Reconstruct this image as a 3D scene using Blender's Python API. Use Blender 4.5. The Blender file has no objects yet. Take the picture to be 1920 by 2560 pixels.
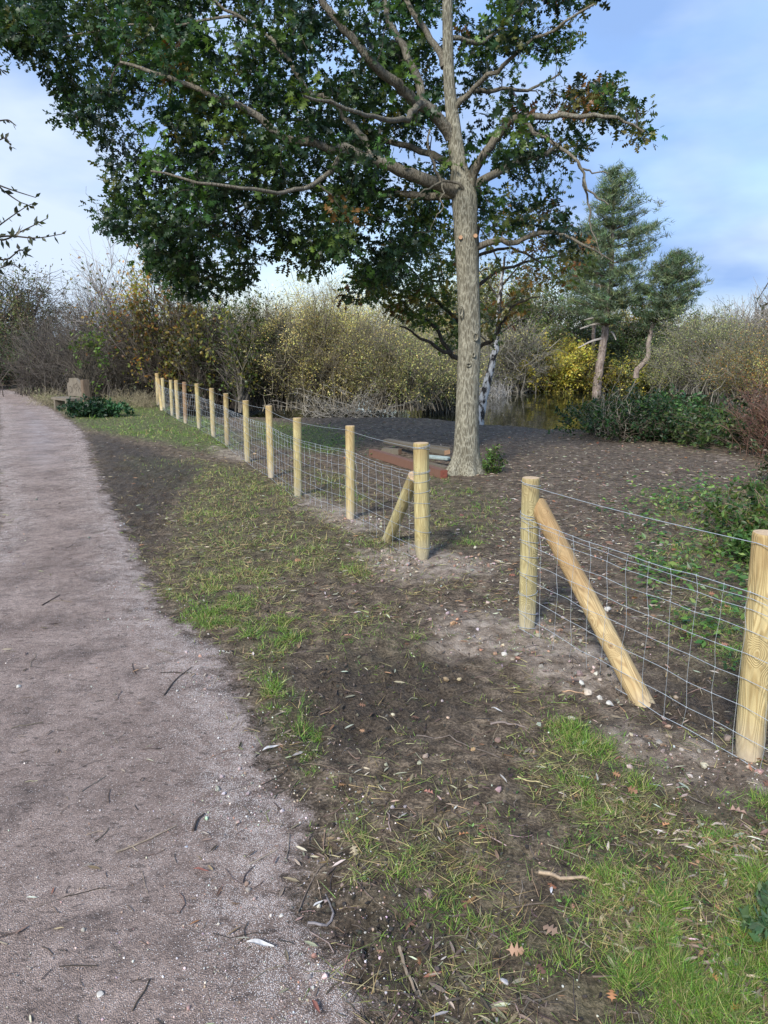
import bpy, math, random
import numpy as np
from mathutils import Vector
R = np.random.default_rng(7); random.seed(7)
SC = bpy.context.scene; COL = SC.collection

# ------------------------------------------------------------ camera
FPX, CAMH, TILT = 1900.0, 1.7, math.atan(415/1900)
cd = bpy.data.cameras.new('camera'); cam = bpy.data.objects.new('camera', cd); COL.objects.link(cam)
cd.sensor_fit = 'VERTICAL'; cd.sensor_height = 36; cd.lens = 36*FPX/2560; cd.clip_start = .05; cd.clip_end = 2000
cam.location = (0, 0, CAMH); cam.rotation_euler = (math.pi/2-TILT, 0, 0); SC.camera = cam

# ------------------------------------------------------------ sky and sun
SUN_EL, SUN_AZ = math.radians(38), math.radians(205)      # azimuth clockwise from +Y: sun behind the camera, a little to the left
w = bpy.data.worlds.new('World'); SC.world = w; w.use_nodes = True
nt = w.node_tree; N = nt.nodes; L = nt.links; N.clear()
out = N.new('ShaderNodeOutputWorld'); bg = N.new('ShaderNodeBackground'); bg.inputs[1].default_value = .1
sky = N.new('ShaderNodeTexSky'); sky.sky_type = 'NISHITA'; sky.sun_disc = False
sky.sun_elevation = SUN_EL; sky.sun_rotation = SUN_AZ; sky.air_density = 1.6; sky.dust_density = .6; sky.ozone_density = 2.5
tc = N.new('ShaderNodeTexCoord'); mp = N.new('ShaderNodeMapping'); mp.inputs['Scale'].default_value = (1.3, 1.3, 3.2); mp.inputs['Location'].default_value = (2.35, .4, .3)
nz = N.new('ShaderNodeTexNoise'); nz.inputs['Scale'].default_value = 1.25; nz.inputs['Detail'].default_value = 6; nz.inputs['Roughness'].default_value = .5
rp = N.new('ShaderNodeValToRGB'); rp.color_ramp.elements[0].position = .28; rp.color_ramp.elements[1].position = .56
mx = N.new('ShaderNodeMixRGB'); mx.inputs[2].default_value = (7.2, 7.9, 9.3, 1)
n2 = N.new('ShaderNodeTexNoise'); n2.inputs['Scale'].default_value = 2.3; n2.inputs['Detail'].default_value = 5
r2 = N.new('ShaderNodeValToRGB'); r2.color_ramp.elements[0].color = (2.2, 3.5, 6.2, 1); r2.color_ramp.elements[1].color = (5.0, 5.9, 7.2, 1)
r2.color_ramp.elements[0].position = .38; r2.color_ramp.elements[1].position = .68
skm = N.new('ShaderNodeMixRGB'); skm.blend_type = 'MULTIPLY'; skm.inputs[0].default_value = 1; skm.inputs[2].default_value = (1.0, 1.15, 1.55, 1)
L.new(tc.outputs['Generated'], mp.inputs[0]); L.new(mp.outputs[0], nz.inputs['Vector']); L.new(mp.outputs[0], n2.inputs['Vector'])
sx_ = N.new('ShaderNodeSeparateXYZ'); mb = N.new('ShaderNodeMath'); mb.operation = 'MULTIPLY_ADD'; mb.inputs[1].default_value = -.16
L.new(tc.outputs['Generated'], sx_.inputs[0]); L.new(sx_.outputs[0], mb.inputs[0]); L.new(nz.outputs['Fac'], mb.inputs[2]); L.new(mb.outputs[0], rp.inputs[0])
mb2 = N.new('ShaderNodeMath'); mb2.operation = 'MULTIPLY_ADD'; mb2.inputs[1].default_value = -.22; L.new(sx_.outputs[0], mb2.inputs[0]); L.new(n2.outputs['Fac'], mb2.inputs[2]); L.new(rp.outputs[0], mx.inputs[0]); L.new(mb2.outputs[0], r2.inputs[0]); L.new(r2.outputs[0], mx.inputs[2])
L.new(sky.outputs[0], skm.inputs[1]); L.new(skm.outputs[0], mx.inputs[1]); L.new(mx.outputs[0], bg.inputs[0]); L.new(bg.outputs[0], out.inputs[0])
sl = bpy.data.lights.new('sun', 'SUN'); sl.energy = 3.4; sl.angle = math.radians(12); sl.color = (1, .955, .89)
so = bpy.data.objects.new('sun', sl); COL.objects.link(so)
sd = Vector((math.sin(SUN_AZ)*math.cos(SUN_EL), math.cos(SUN_AZ)*math.cos(SUN_EL), math.sin(SUN_EL)))
so.rotation_euler = sd.to_track_quat('Z', 'Y').to_euler()
vs = SC.view_settings; vs.view_transform = 'Standard'; vs.look = 'None'; vs.gamma = 1; vs.exposure = .62; vs.use_curve_mapping = False

# ------------------------------------------------------------ helpers
ct, st = math.cos(TILT), math.sin(TILT)
def ray(px, py):
    cx = (px-960)/FPX; cy = (1280-py)/FPX
    return np.array([cx, ct+cy*st, -st+cy*ct])
def G(px, py, z=0.0):                       # a point of the photograph laid on the ground
    d = ray(px, py); t = (z-CAMH)/d[2]; return np.array([d[0]*t, d[1]*t, z])
def P(px, py, Y):                           # a point of the photograph at distance Y
    d = ray(px, py); t = Y/d[1]; return np.array([d[0]*t, Y, CAMH+d[2]*t])
def proj(x, y, z):
    yy = y*ct-(z-CAMH)*st; zz = y*st+(z-CAMH)*ct
    yy = np.maximum(yy, .05)
    return 960+FPX*x/yy, 1280-FPX*zz/yy
def _h(i, j, s):
    n = (i*374761393+j*668265263+s*974634777) & 0x7fffffff
    n = ((n ^ (n >> 13))*1274126177) & 0x7fffffff
    return ((n ^ (n >> 16)) & 0xffff)/65535.0
def vn(x, y, s=0):
    x = np.asarray(x, float); y = np.asarray(y, float)
    i = np.floor(x).astype(np.int64); j = np.floor(y).astype(np.int64); u = x-i; v = y-j
    u = u*u*(3-2*u); v = v*v*(3-2*v)
    return (_h(i, j, s)*(1-u)+_h(i+1, j, s)*u)*(1-v)+(_h(i, j+1, s)*(1-u)+_h(i+1, j+1, s)*u)*v
def fbm(x, y, s=0, o=4):
    a = .5; t = 0; k = 1.
    for q in range(o): t = t+a*vn(x*k, y*k, s+q); a *= .5; k *= 2.03
    return t/(1-.5**o)
def sm(a, b, x):
    t = np.clip((x-a)/(b-a), 0, 1); return t*t*(3-2*t)
def sdist(x, y, poly):                      # signed distance, negative inside
    poly = np.asarray(poly, float); n = len(poly); d = np.full(x.shape, 1e9); ins = np.zeros(x.shape, bool)
    for k in range(n):
        ax, ay = poly[k]; bx, by = poly[(k+1) % n]
        ex, ey = bx-ax, by-ay; t = np.clip(((x-ax)*ex+(y-ay)*ey)/(ex*ex+ey*ey+1e-12), 0, 1)
        d = np.minimum(d, (x-ax-t*ex)**2+(y-ay-t*ey)**2)
        c = ((ay > y) != (by > y)); ins ^= c & (x < (bx-ax)*(y-ay)/((by-ay)+1e-12)+ax)
    d = np.sqrt(d); return np.where(ins, -d, d)

class Acc:
    def __init__(s): s.v = []; s.f = []; s.c = []; s.m = []; s.n = 0
    def add(s, v, f, c=None, m=0):
        v = np.asarray(v, float).reshape(-1, 3); f = np.asarray(f, np.int64)
        s.v.append(v); s.f.append(f+s.n); s.m.append(m)
        if c is None: c = (1, 1, 1)
        c = np.asarray(c, float)
        s.c.append(np.broadcast_to(c, (len(v), 3)) if c.ndim == 1 else c); s.n += len(v)
        return s
    def mesh(s, name, mats, smooth=False, attrs=None):
        V = np.concatenate(s.v); me = bpy.data.meshes.new(name)
        me.vertices.add(len(V)); me.vertices.foreach_set('co', V.ravel())
        li = np.concatenate([f.ravel() for f in s.f]); cnt = np.concatenate([np.full(len(f), f.shape[1]) for f in s.f])
        mi = np.concatenate([np.full(len(f), m) for f, m in zip(s.f, s.m)])
        me.loops.add(len(li)); me.loops.foreach_set('vertex_index', li)
        me.polygons.add(len(cnt)); me.polygons.foreach_set('loop_start', np.concatenate([[0], np.cumsum(cnt)[:-1]]))
        me.polygons.foreach_set('material_index', mi)
        me.polygons.foreach_set('use_smooth', np.full(len(cnt), smooth))
        a = me.attributes.new('col', 'FLOAT_COLOR', 'POINT'); C = np.concatenate(s.c)
        a.data.foreach_set('color', np.concatenate([C, np.ones((len(C), 1))], 1).ravel())
        for k, arr in (attrs or {}).items():
            a = me.attributes.new(k, 'FLOAT_COLOR', 'POINT')
            a.data.foreach_set('color', np.concatenate([arr, np.ones((len(arr), 1))], 1).ravel())
        for m in (mats if isinstance(mats, (list, tuple)) else [mats]): me.materials.append(m)
        me.update(calc_edges=True); return me
    def obj(s, name, mats, parent=None, smooth=False, loc=None, attrs=None):
        if loc is not None:
            for k in range(len(s.v)): s.v[k] = s.v[k]-np.asarray(loc)
        o = bpy.data.objects.new(name, s.mesh(name, mats, smooth, attrs)); COL.objects.link(o)
        if loc is not None: o.location = loc
        if parent is not None: o.parent = parent
        return o
def tag(o, label=None, cat=None, group=None, kind=None):
    if label: o['label'] = label
    if cat: o['category'] = cat
    if group: o['group'] = group
    if kind: o['kind'] = kind
    return o
def empty(name, loc, rz=0, **k):
    o = bpy.data.objects.new(name, None); COL.objects.link(o); o.location = loc; o.rotation_euler = (0, 0, rz)
    o.empty_display_size = .2; return tag(o, **k)
def norm(a): return a/(np.linalg.norm(a, axis=-1, keepdims=True)+1e-9)
def tubes(acc, pts, rad, sides=4, col=(1, 1, 1), cap=False, m=0):
    pts = np.asarray(pts, float); rad = np.asarray(rad, float)
    if pts.ndim == 2: pts = pts[None]; rad = rad[None]
    M, n, _ = pts.shape
    t = norm(np.gradient(pts, axis=1)); ref = np.where(np.abs(norm((pts[:, -1]-pts[:, 0]))[:, 2:3]) > .8, np.array([[1., .1, 0]]), np.array([[0, .1, 1.]]))
    u = norm(np.cross(t, ref[:, None, :])); v = np.cross(t, u)
    a = np.arange(sides)*2*np.pi/sides
    ring = pts[:, :, None, :]+rad[:, :, None, None]*(u[:, :, None, :]*np.cos(a)[None, None, :, None]+v[:, :, None, :]*np.sin(a)[None, None, :, None])
    idx = np.arange(M*n*sides).reshape(M, n, sides); nx = np.roll(idx, -1, axis=2)
    f = np.stack([idx[:, :-1], nx[:, :-1], nx[:, 1:], idx[:, 1:]], -1).reshape(-1, 4)
    c = np.asarray(col, float)
    if c.ndim == 2: c = np.repeat(c, n*sides, 0)
    acc.add(ring.reshape(-1, 3), f, c, m)
    if cap:
        for k in range(M):
            acc.add(ring[k, -1], np.arange(sides)[None, ::-1] if sides > 4 else np.arange(sides)[None, ::-1], c if c.ndim == 1 else c[k*n*sides], m)
            acc.add(ring[k, 0], np.arange(sides)[None], c if c.ndim == 1 else c[k*n*sides], m)
    return ring
def spline(p, n):
    p = np.asarray(p, float); k = len(p)
    d = np.concatenate([[0], np.cumsum(np.linalg.norm(np.diff(p[:, :3], axis=0), axis=1))]); s = np.linspace(0, d[-1], n)
    q = np.concatenate([2*p[:1]-p[1:2], p, 2*p[-1:]-p[-2:-1]])
    i = np.clip(np.searchsorted(d, s, side='right')-1, 0, k-2); u = ((s-d[i])/(d[i+1]-d[i]+1e-9))[:, None]
    a, b, c, e = q[i], q[i+1], q[i+2], q[i+3]
    return .5*((2*b)+(-a+c)*u+(2*a-5*b+4*c-e)*u**2+(-a+3*b-3*c+e)*u**3)
def scatter(acc, tv, tf, pos, X, Z, size, col, m=0):
    """template (x along X, z along Z) repeated at pos; size (n,) or (n,3); col (n,3)"""
    pos = np.asarray(pos); n = len(pos)
    X = norm(X); Y = norm(np.cross(Z, X)); Z = np.cross(X, Y)
    size = np.asarray(size, float)
    if size.ndim == 1: size = np.repeat(size[:, None], 3, 1)
    T = np.asarray(tv, float)[None]*size[:, None, :]
    V = pos[:, None]+T[..., 0:1]*X[:, None]+T[..., 1:2]*Y[:, None]+T[..., 2:3]*Z[:, None]
    k = len(tv); F = (np.asarray(tf)[None]+(np.arange(n)*k)[:, None, None]).reshape(-1, np.asarray(tf).shape[1])
    acc.add(V.reshape(-1, 3), F, np.repeat(col, k, 0), m)
def rdir(n, zs=1.0, rng=R):
    d = rng.normal(size=(n, 3)); d[:, 2] *= zs; return norm(d)
def pal(n, cols, wts=None, jit=.25, rng=R):
    cols = np.array(cols, float); i = rng.choice(len(cols), n, p=None if wts is None else np.array(wts)/sum(wts))
    return np.clip(cols[i]*(1+jit*rng.normal(size=(n, 1)))*(1+.08*rng.normal(size=(n, 3))), .003, .9)

OAK_V = [(0, 0, 0), (.25, 0, .03), (.5, 0, .05), (.75, 0, .03), (1, 0, -.04), (.36, .3, 0), (.62, .36, -.02), (.84, .2, -.02), (.36, -.3, 0), (.62, -.36, -.02), (.84, -.2, -.02)]
OAK_F = [(0, 1, 5), (1, 2, 5), (1, 2, 6), (2, 3, 6), (2, 3, 7), (3, 4, 7), (0, 8, 1), (1, 8, 2), (1, 9, 2), (2, 9, 3), (2, 10, 3), (3, 10, 4)]
OAK_V = [(0, 0, 0), (.2, .05, .02), (.45, .07, .05), (.68, .07, .04), (1, 0, -.06), (.30, .34, .03), (.62, .42, -.05), (.86, .22, -.04), (.34, -.32, .02), (.60, -.42, -.05), (.84, -.24, -.04), (.2, -.05, .02), (.45, -.07, .05), (.68, -.07, .04)]
OAK_F = [(0, 11, 1), (11, 12, 2), (11, 2, 1), (12, 13, 3), (12, 3, 2), (13, 4, 3), (1, 2, 5), (2, 3, 6), (3, 4, 7), (11, 8, 12), (12, 9, 13), (13, 10, 4)]
LEAF_V = [(0, 0, 0), (.45, .24, .03), (1, 0, 0), (.45, -.24, .03)]; LEAF_F = [(0, 2, 1), (0, 3, 2)]
WIL_V = [(0, 0, 0), (.3, .09, .03), (.7, .08, .05), (1, 0, 0), (.7, -.08, .05), (.3, -.09, .03)]; WIL_F = [(0, 5, 4, 1), (1, 4, 3, 2)]
WIL_F = [(0, 5, 4, 3), (0, 3, 2, 1)]
BLADE_V = [(-.5, 0, 0), (.5, 0, 0), (.38, 0, .55), (-.38, 0, .55), (0, 0, 1)]

# ------------------------------------------------------------ materials
def mat(name):
    m = bpy.data.materials.new(name); m.use_nodes = True; t = m.node_tree; b = t.nodes['Principled BSDF']; return m, t, b
class T:
    def __init__(s, t): s.t = t
    def n(s, kind, **kw):
        n = s.t.nodes.new('ShaderNode'+kind)
        for k, v in kw.items():
            if k.startswith('i_'): n.inputs[k[2:].replace('_', ' ')].default_value = v
            else: setattr(n, k, v)
        return n
    def l(s, a, b): s.t.links.new(a, b)
    def coord(s, which='Object', scale=(1, 1, 1)):
        c = s.n('TexCoord'); m = s.n('Mapping'); m.inputs['Scale'].default_value = scale; s.l(c.outputs[which], m.inputs[0]); return m.outputs[0]
    def noise(s, vec, scale, detail=4, rough=.55, dist=0):
        n = s.n('TexNoise'); n.inputs['Scale'].default_value = scale; n.inputs['Detail'].default_value = detail
        n.inputs['Roughness'].default_value = rough; n.inputs['Distortion'].default_value = dist
        if vec is not None: s.l(vec, n.inputs['Vector'])
        return n.outputs['Fac']
    def ramp(s, fac, stops):
        r = s.n('ValToRGB'); e = r.color_ramp.elements
        while len(e) < len(stops): e.new(.5)
        for el, (p, c) in zip(e, stops): el.position = p; el.color = (*c, 1) if isinstance(c, tuple) else (c, c, c, 1)
        s.l(fac, r.inputs[0]); return r.outputs[0]
    def mix(s, fac, a, b, mode='MIX'):
        m = s.n('MixRGB', blend_type=mode)
        for i, x in enumerate((fac, a, b)):
            if isinstance(x, (int, float)): m.inputs[i].default_value = x if i == 0 else (x, x, x, 1)
            elif isinstance(x, tuple): m.inputs[i].default_value = (*x, 1)
            else: s.l(x, m.inputs[i])
        return m.outputs[0]
    def math(s, op, a, b=0, clamp=False):
        m = s.n('Math', operation=op, use_clamp=clamp)
        for i, x in enumerate((a, b)):
            if isinstance(x, (int, float)): m.inputs[i].default_value = x
            else: s.l(x, m.inputs[i])
        return m.outputs[0]
    def bump(s, h, dist, strength=1, prev=None):
        b = s.n('Bump'); b.inputs['Distance'].default_value = dist; b.inputs['Strength'].default_value = strength; s.l(h, b.inputs['Height'])
        if prev is not None: s.l(prev, b.inputs['Normal'])
        return b.outputs[0]
def veg(name, transl=.3, rough=.45, spec=.35):
    m, t, b = mat(name); h = T(t); a = h.n('Attribute', attribute_name='col')
    h.l(a.outputs['Color'], b.inputs['Base Color']); b.inputs['Roughness'].default_value = rough; b.inputs['Specular IOR Level'].default_value = spec
    tr = h.n('BsdfTranslucent'); tm = h.mix(1., a.outputs['Color'], (1.25, 1.3, .7), 'MULTIPLY'); h.l(tm, tr.inputs[0])
    ms = h.n('MixShader'); ms.inputs[0].default_value = transl
    h.l(b.outputs[0], ms.inputs[1]); h.l(tr.outputs[0], ms.inputs[2]); h.l(ms.outputs[0], t.nodes['Material Output'].inputs[0]); return m
M_LEAF = veg('leaf', .36, .40, .4); M_GRASS = veg('grass_blade', .25, .5, .3); M_DRY = veg('dry_leaf', .12, .6, .3)
def colmat(name, rough=.8, bumpd=.002, bs=60):
    m, t, b = mat(name); h = T(t); a = h.n('Attribute', attribute_name='col'); c = h.coord('Object')
    n = h.noise(c, bs, 5); v = h.ramp(n, [(.3, .6), (.7, 1.25)]); h.l(h.mix(1., a.outputs['Color'], v, 'MULTIPLY'), b.inputs['Base Color'])
    b.inputs['Roughness'].default_value = rough; h.l(h.bump(n, bumpd), b.inputs['Normal']); return m
M_TWIG = colmat('twig_bark', .85, .002, 40); M_STONE = colmat('stone', .75, .003, 45)

def bark_mat(name, dark, mid, light, sx=26, sz=4.5, lichen=.35, bd=.012):
    m, t, b = mat(name); h = T(t)
    c = h.coord('Object', (sx, sx, sz)); c2 = h.coord('Object', (1, 1, 1))
    wob = h.n('VectorMath', operation='ADD')
    nw = h.n('TexNoise'); nw.inputs['Scale'].default_value = .5; nw.inputs['Detail'].default_value = 3; h.l(c, nw.inputs['Vector'])
    h.l(c, wob.inputs[0]); vm = h.n('VectorMath', operation='SCALE'); vm.inputs['Scale'].default_value = 2.6; h.l(nw.outputs['Color'], vm.inputs[0]); h.l(vm.outputs[0], wob.inputs[1])
    vo = h.n('TexVoronoi', feature='DISTANCE_TO_EDGE'); vo.inputs['Scale'].default_value = 1.0; h.l(wob.outputs[0], vo.inputs['Vector'])
    ridge = h.ramp(vo.outputs['Distance'], [(.0, 1.), (.18, .55), (.5, .1)])
    n1 = h.noise(c2, 90, 6, .65); n2 = h.noise(c2, 5, 4, .6)
    col = h.ramp(h.mix(.45, ridge, n1), [(.2, dark), (.5, mid), (.85, light)])
    lich = h.ramp(h.noise(c2, 22, 6, .7), [(.56, 0.), (.66, 1.)])
    lich2 = h.mix(1., lich, h.ramp(n2, [(.42, 0.), (.6, 1.)]), 'MULTIPLY')
    col = h.mix(h.math('MULTIPLY', lich2, lichen), col, (.30, .33, .25))
    col = h.mix(.5, col, h.ramp(n2, [(.3, .6), (.7, 1.3)]), 'MULTIPLY')
    h.l(col, b.inputs['Base Color']); b.inputs['Roughness'].default_value = .9; b.inputs['Specular IOR Level'].default_value = .2
    h.l(h.bump(h.mix(.35, ridge, n1), bd), b.inputs['Normal']); return m
M_BARK = bark_mat('oak_bark', (.075, .058, .04), (.15, .137, .097), (.385, .36, .275), 44, 8)
M_LIMB = bark_mat('oak_limb_bark', (.045, .038, .026), (.12, .105, .075), (.25, .22, .17), 40, 9, .8)
M_DARKBARK = bark_mat('dark_bark', (.02, .017, .013), (.05, .042, .032), (.10, .085, .07), lichen=.2)
M_PINEBARK = bark_mat('pine_bark', (.08, .058, .045), (.20, .155, .13), (.36, .30, .26), 9, 3, .1, .03)
def birch_mat():
    m, t, b = mat('birch_bark'); h = T(t); c = h.coord('Object', (7, 7, 3)); n = h.noise(c, 1.6, 5, .6)
    col = h.ramp(n, [(.44, (.62, .60, .56)), (.50, (.40, .37, .33)), (.54, (.03, .025, .02))]); h.l(col, b.inputs['Base Color']); b.inputs['Roughness'].default_value = .8; return m
M_BIRCH = birch_mat()

def wood_mat(name, light, mid, dark, base=(.46, .40, .31), ring=34., top_dark=.5, per=True):
    """round-pole timber: growth-ring contours, knots, a soiled foot and a weathered top; object z = 0 at the ground"""
    m, t, b = mat(name); h = T(t)
    tcn = h.n('TexCoord'); oi = h.n('ObjectInfo')
    off = h.n('VectorMath', operation='SCALE'); off.inputs[0].default_value = (3, 5, 23); h.l(oi.outputs['Random'], off.inputs['Scale'])
    ad = h.n('VectorMath', operation='ADD'); h.l(tcn.outputs['Object'], ad.inputs[0]); h.l(off.outputs[0], ad.inputs[1])
    mp = h.n('Mapping'); mp.inputs['Scale'].default_value = (1, 1, .13); h.l(ad.outputs[0], mp.inputs[0])
    warp = h.n('TexNoise'); warp.inputs['Scale'].default_value = 9; warp.inputs['Detail'].default_value = 2; h.l(mp.outputs[0], warp.inputs['Vector'])
    # knots
    mk = h.n('Mapping'); mk.inputs['Scale'].default_value = (1, 1, .8); h.l(ad.outputs[0], mk.inputs[0])
    kn = h.n('TexVoronoi'); kn.inputs['Scale'].default_value = 6.5; h.l(mk.outputs[0], kn.inputs['Vector'])
    kd = h.ramp(kn.outputs['Distance'], [(.0, 1.), (.13, .8), (.36, .0)])
    # contours of the warped radial distance
    sp = h.n('SeparateXYZ'); h.l(tcn.outputs['Object'], sp.inputs[0])
    rr = h.math('MULTIPLY', h.math('ADD', sp.outputs[0], h.math('MULTIPLY', sp.outputs[1], .6)), 9.)
    fld = h.math('ADD', h.math('MULTIPLY', warp.outputs['Fac'], 4.2), h.math('ADD', rr, h.math('MULTIPLY', kd, 1.2)))
    s = h.math('SINE', h.math('MULTIPLY', fld, ring))
    s = h.math('MULTIPLY', h.math('ADD', s, 1), .5)
    fine = h.n('TexNoise'); fine.inputs['Scale'].default_value = 60; fine.inputs['Detail'].default_value = 5
    mf = h.n('Mapping'); mf.inputs['Scale'].default_value = (1, 1, .06); h.l(ad.outputs[0], mf.inputs[0]); h.l(mf.outputs[0], fine.inputs['Vector'])
    blot = h.noise(ad.outputs[0], 5, 4, .6)
    col = h.mix(h.ramp(s, [(.5, 0.), (.95, .95)]), light, mid)
    col = h.mix(h.ramp(blot, [(.4, 0.), (.75, .65)]), col, mid)
    col = h.mix(h.ramp(kn.outputs['Distance'], [(.03, .85), (.10, .0)]), col, dark)
    col = h.mix(.7, col, h.ramp(fine.outputs['Fac'], [(.3, .68), (.7, 1.22)]), 'MULTIPLY')
    crack = h.ramp(fine.outputs['Fac'], [(.27, 1.), (.31, 0.)]); col = h.mix(h.math('MULTIPLY', crack, .6), col, dark)
    foot = h.math('ADD', sp.outputs[2], h.math('MULTIPLY', blot, .18))
    col = h.mix(h.ramp(foot, [(.12, .85), (.32, 0.)]), col, base)
    if per:
        topf = h.ramp(h.math('ADD', sp.outputs[2], h.math('MULTIPLY', blot, .25)), [(.86, 0.), (1.02, top_dark)])
        col = h.mix(topf, col, (mid[0]*.75, mid[1]*.62, mid[2]*.55))
        v = h.ramp(oi.outputs['Random'], [(0., (.76, .72, .68)), (.35, (.92, .95, .88)), (.7, (1.02, .98, .94)), (1., (1.08, 1.06, .98))]); col = h.mix(1., col, v, 'MULTIPLY')
    h.l(col, b.inputs['Base Color']); b.inputs['Roughness'].default_value = .72; b.inputs['Specular IOR Level'].default_value = .3
    h.l(h.bump(h.mix(.5, fine.outputs['Fac'], s), .003), b.inputs['Normal']); return m
M_POST = wood_mat('treated_softwood', (.54, .45, .235), (.38, .29, .135), (.17, .11, .055))
M_BRACE = wood_mat('orange_brown_softwood', (.49, .375, .20), (.34, .235, .115), (.16, .09, .045))
M_POSTG = wood_mat('greener_softwood', (.52, .44, .24), (.36, .29, .15), (.20, .14, .07))
M_POSTR = wood_mat('reddish_softwood', (.34, .235, .14), (.23, .15, .09), (.13, .08, .05))
M_RED = wood_mat('red_hardwood', (.15, .088, .064), (.09, .050, .037), (.05, .025, .018), (.18, .095, .065), 20., 0, False)
M_GREY = wood_mat('weathered_wood', (.22, .19, .145), (.13, .108, .08), (.05, .042, .034), (.14, .12, .09), 26., 0, False)
def flat(name, c, rough=.6, metal=0, bs=0, bd=.002):
    m, t, b = mat(name); b.inputs['Roughness'].default_value = rough; b.inputs['Metallic'].default_value = metal; h = T(t)
    n = h.noise(h.coord('Object'), bs or 30, 5); h.l(h.mix(1., c, h.ramp(n, [(.3, .75), (.7, 1.2)]), 'MULTIPLY'), b.inputs['Base Color'])
    h.l(h.bump(n, bd), b.inputs['Normal']); return m
M_WIRE = flat('galvanised_wire', (.50, .54, .57), .42, .55, 200, .0003)
M_END = flat('sawn_end_grain', (.50, .36, .22), .85, 0, 60)
M_CUT = flat('fresh_cut_wood', (.46, .27, .15), .85, 0, 60)
M_SLATE = flat('pale_slate_board', (.30, .36, .34), .6, 0, 25)

# ------------------------------------------------------------ ground zones (outlines traced on the ground, metres)
def D(*pts):   # outline given on a 1659 px wide view of the photograph, laid on the ground
    return [tuple(G(x*1.15735, y*1.15735)[:2]) for x, y in pts]
PATH = [(-60, 100), (-22.5, 44)]+D((0, 838), (60, 855), (130, 893), (185, 935), (205, 1000), (240, 1080), (285, 1150), (325, 1250), (355, 1330), (450, 1385), (520, 1450), (545, 1560), (600, 1680), (680, 1750), (690, 1850), (668, 1950), (745, 2100), (800, 2212))+[(.1, 1.2), (.25, -3), (-2.6, -3), (-2.75, 1.5), (-2.9, 4), (-3.7, 7), (-5.0, 9.6), (-6.3, 12), (-8.1, 16), (-10.6, 21), (-16, 31), (-40, 62), (-75, 100)]
POND = [(-5.5, 19.2), (-2.6, 18.5), (0, 18.3), (1.3, 17.9), (1.9, 16.9), (3.3, 15.9), (5, 15.9), (7, 17.5), (9.5, 20), (14, 23), (26, 26), (34, 34), (24, 39), (13, 36.5), (6, 35.6), (0, 35), (-4, 30), (-6, 23)]
GRASSP = [
 (D((350, 1275), (420, 1262), (520, 1275), (560, 1330), (500, 1362), (400, 1352)), 1.0, .06),
 (D((505, 1345), (600, 1330), (655, 1370), (640, 1440), (700, 1590), (705, 1680), (655, 1695), (610, 1610), (548, 1545), (520, 1450)), 1.0, .06),
 (D((330, 1200), (400, 1190), (520, 1200), (640, 1250), (560, 1280), (370, 1250)), .7, .1),
 (D((400, 1040), (480, 1000), (600, 1040), (760, 1110), (860, 1160), (900, 1230), (760, 1260), (560, 1240), (400, 1200), (380, 1120)), .75, .2),
 (D((250, 1000), (420, 990), (520, 1010), (480, 1050), (330, 1060)), .5, .2),
 (D((0, 812), (60, 822), (180, 850), (330, 868), (440, 900), (520, 945), (500, 990), (400, 965), (250, 940), (185, 925), (130, 885), (60, 850)), .95, .3),
 (D((270, 985), (400, 990), (420, 1030), (300, 1030)), .5, .2),
 (D((1150, 1560), (1280, 1560), (1400, 1650), (1520, 1700), (1700, 1740), (1720, 2230), (1250, 2230), (1130, 2050), (1180, 1900), (1130, 1720)), .9, .12),
 (D((780, 1850), (900, 1790), (1130, 1720), (1180, 1900), (1130, 2050), (1200, 2230), (850, 2230), (800, 2050)), .5, .12),
 (D((690, 1340), (900, 1330), (930, 1440), (800, 1470), (690, 1430)), .42, .1),
 (D((690, 1700), (850, 1760), (880, 1880), (770, 1960), (715, 1850)), .5, .08),
 (D((540, 905), (720, 925), (780, 950), (720, 985), (560, 960)), .9, .3),
 (D((670, 1010), (760, 1035), (800, 1090), (760, 1110), (680, 1070)), .8, .15),
 (D((930, 1030), (1060, 1060), (1110, 1110), (1060, 1190), (940, 1200), (880, 1100)), .55, .2),
 (D((1380, 1080), (1500, 1060), (1700, 1060), (1800, 1500), (1500, 1480), (1400, 1300), (1390, 1150)), .6, .25),
]
DARKP = [D((190, 935), (300, 965), (430, 1010), (380, 1060), (330, 1130), (330, 1200), (260, 1100)), D((650, 1440), (980, 1430), (1000, 1500), (860, 1620), (700, 1610)),
         D((1300, 1490), (1640, 1500), (1659, 1590), (1450, 1560)), D((700, 1950), (830, 2000), (900, 2212), (800, 2212), (730, 2080))]
SANDP = [D((770, 1190), (900, 1185), (1060, 1215), (1050, 1250), (850, 1255)), D((940, 1310), (1180, 1350), (1320, 1440), (1420, 1520), (1300, 1530), (1150, 1470), (960, 1400)),
         D((1340, 1590), (1500, 1610), (1690, 1650), (1700, 1730), (1500, 1700), (1330, 1620)), D((650, 1068), (760, 1100), (830, 1150), (760, 1160), (640, 1090)),
         D((455, 965), (520, 975), (540, 1000), (470, 990)), D((1540, 985), (1600, 995), (1590, 1010), (1530, 1000))]
CLEAR = D((560, 905), (950, 895), (1200, 930), (1600, 985), (1620, 1060), (1400, 1090), (1370, 1300), (1180, 1340), (1100, 1200), (1090, 1080), (900, 985), (700, 930))
def warpd(x, y, k=.18, f=3.2): return (fbm(x*f, y*f, 11)-.5)*2*k
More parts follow.
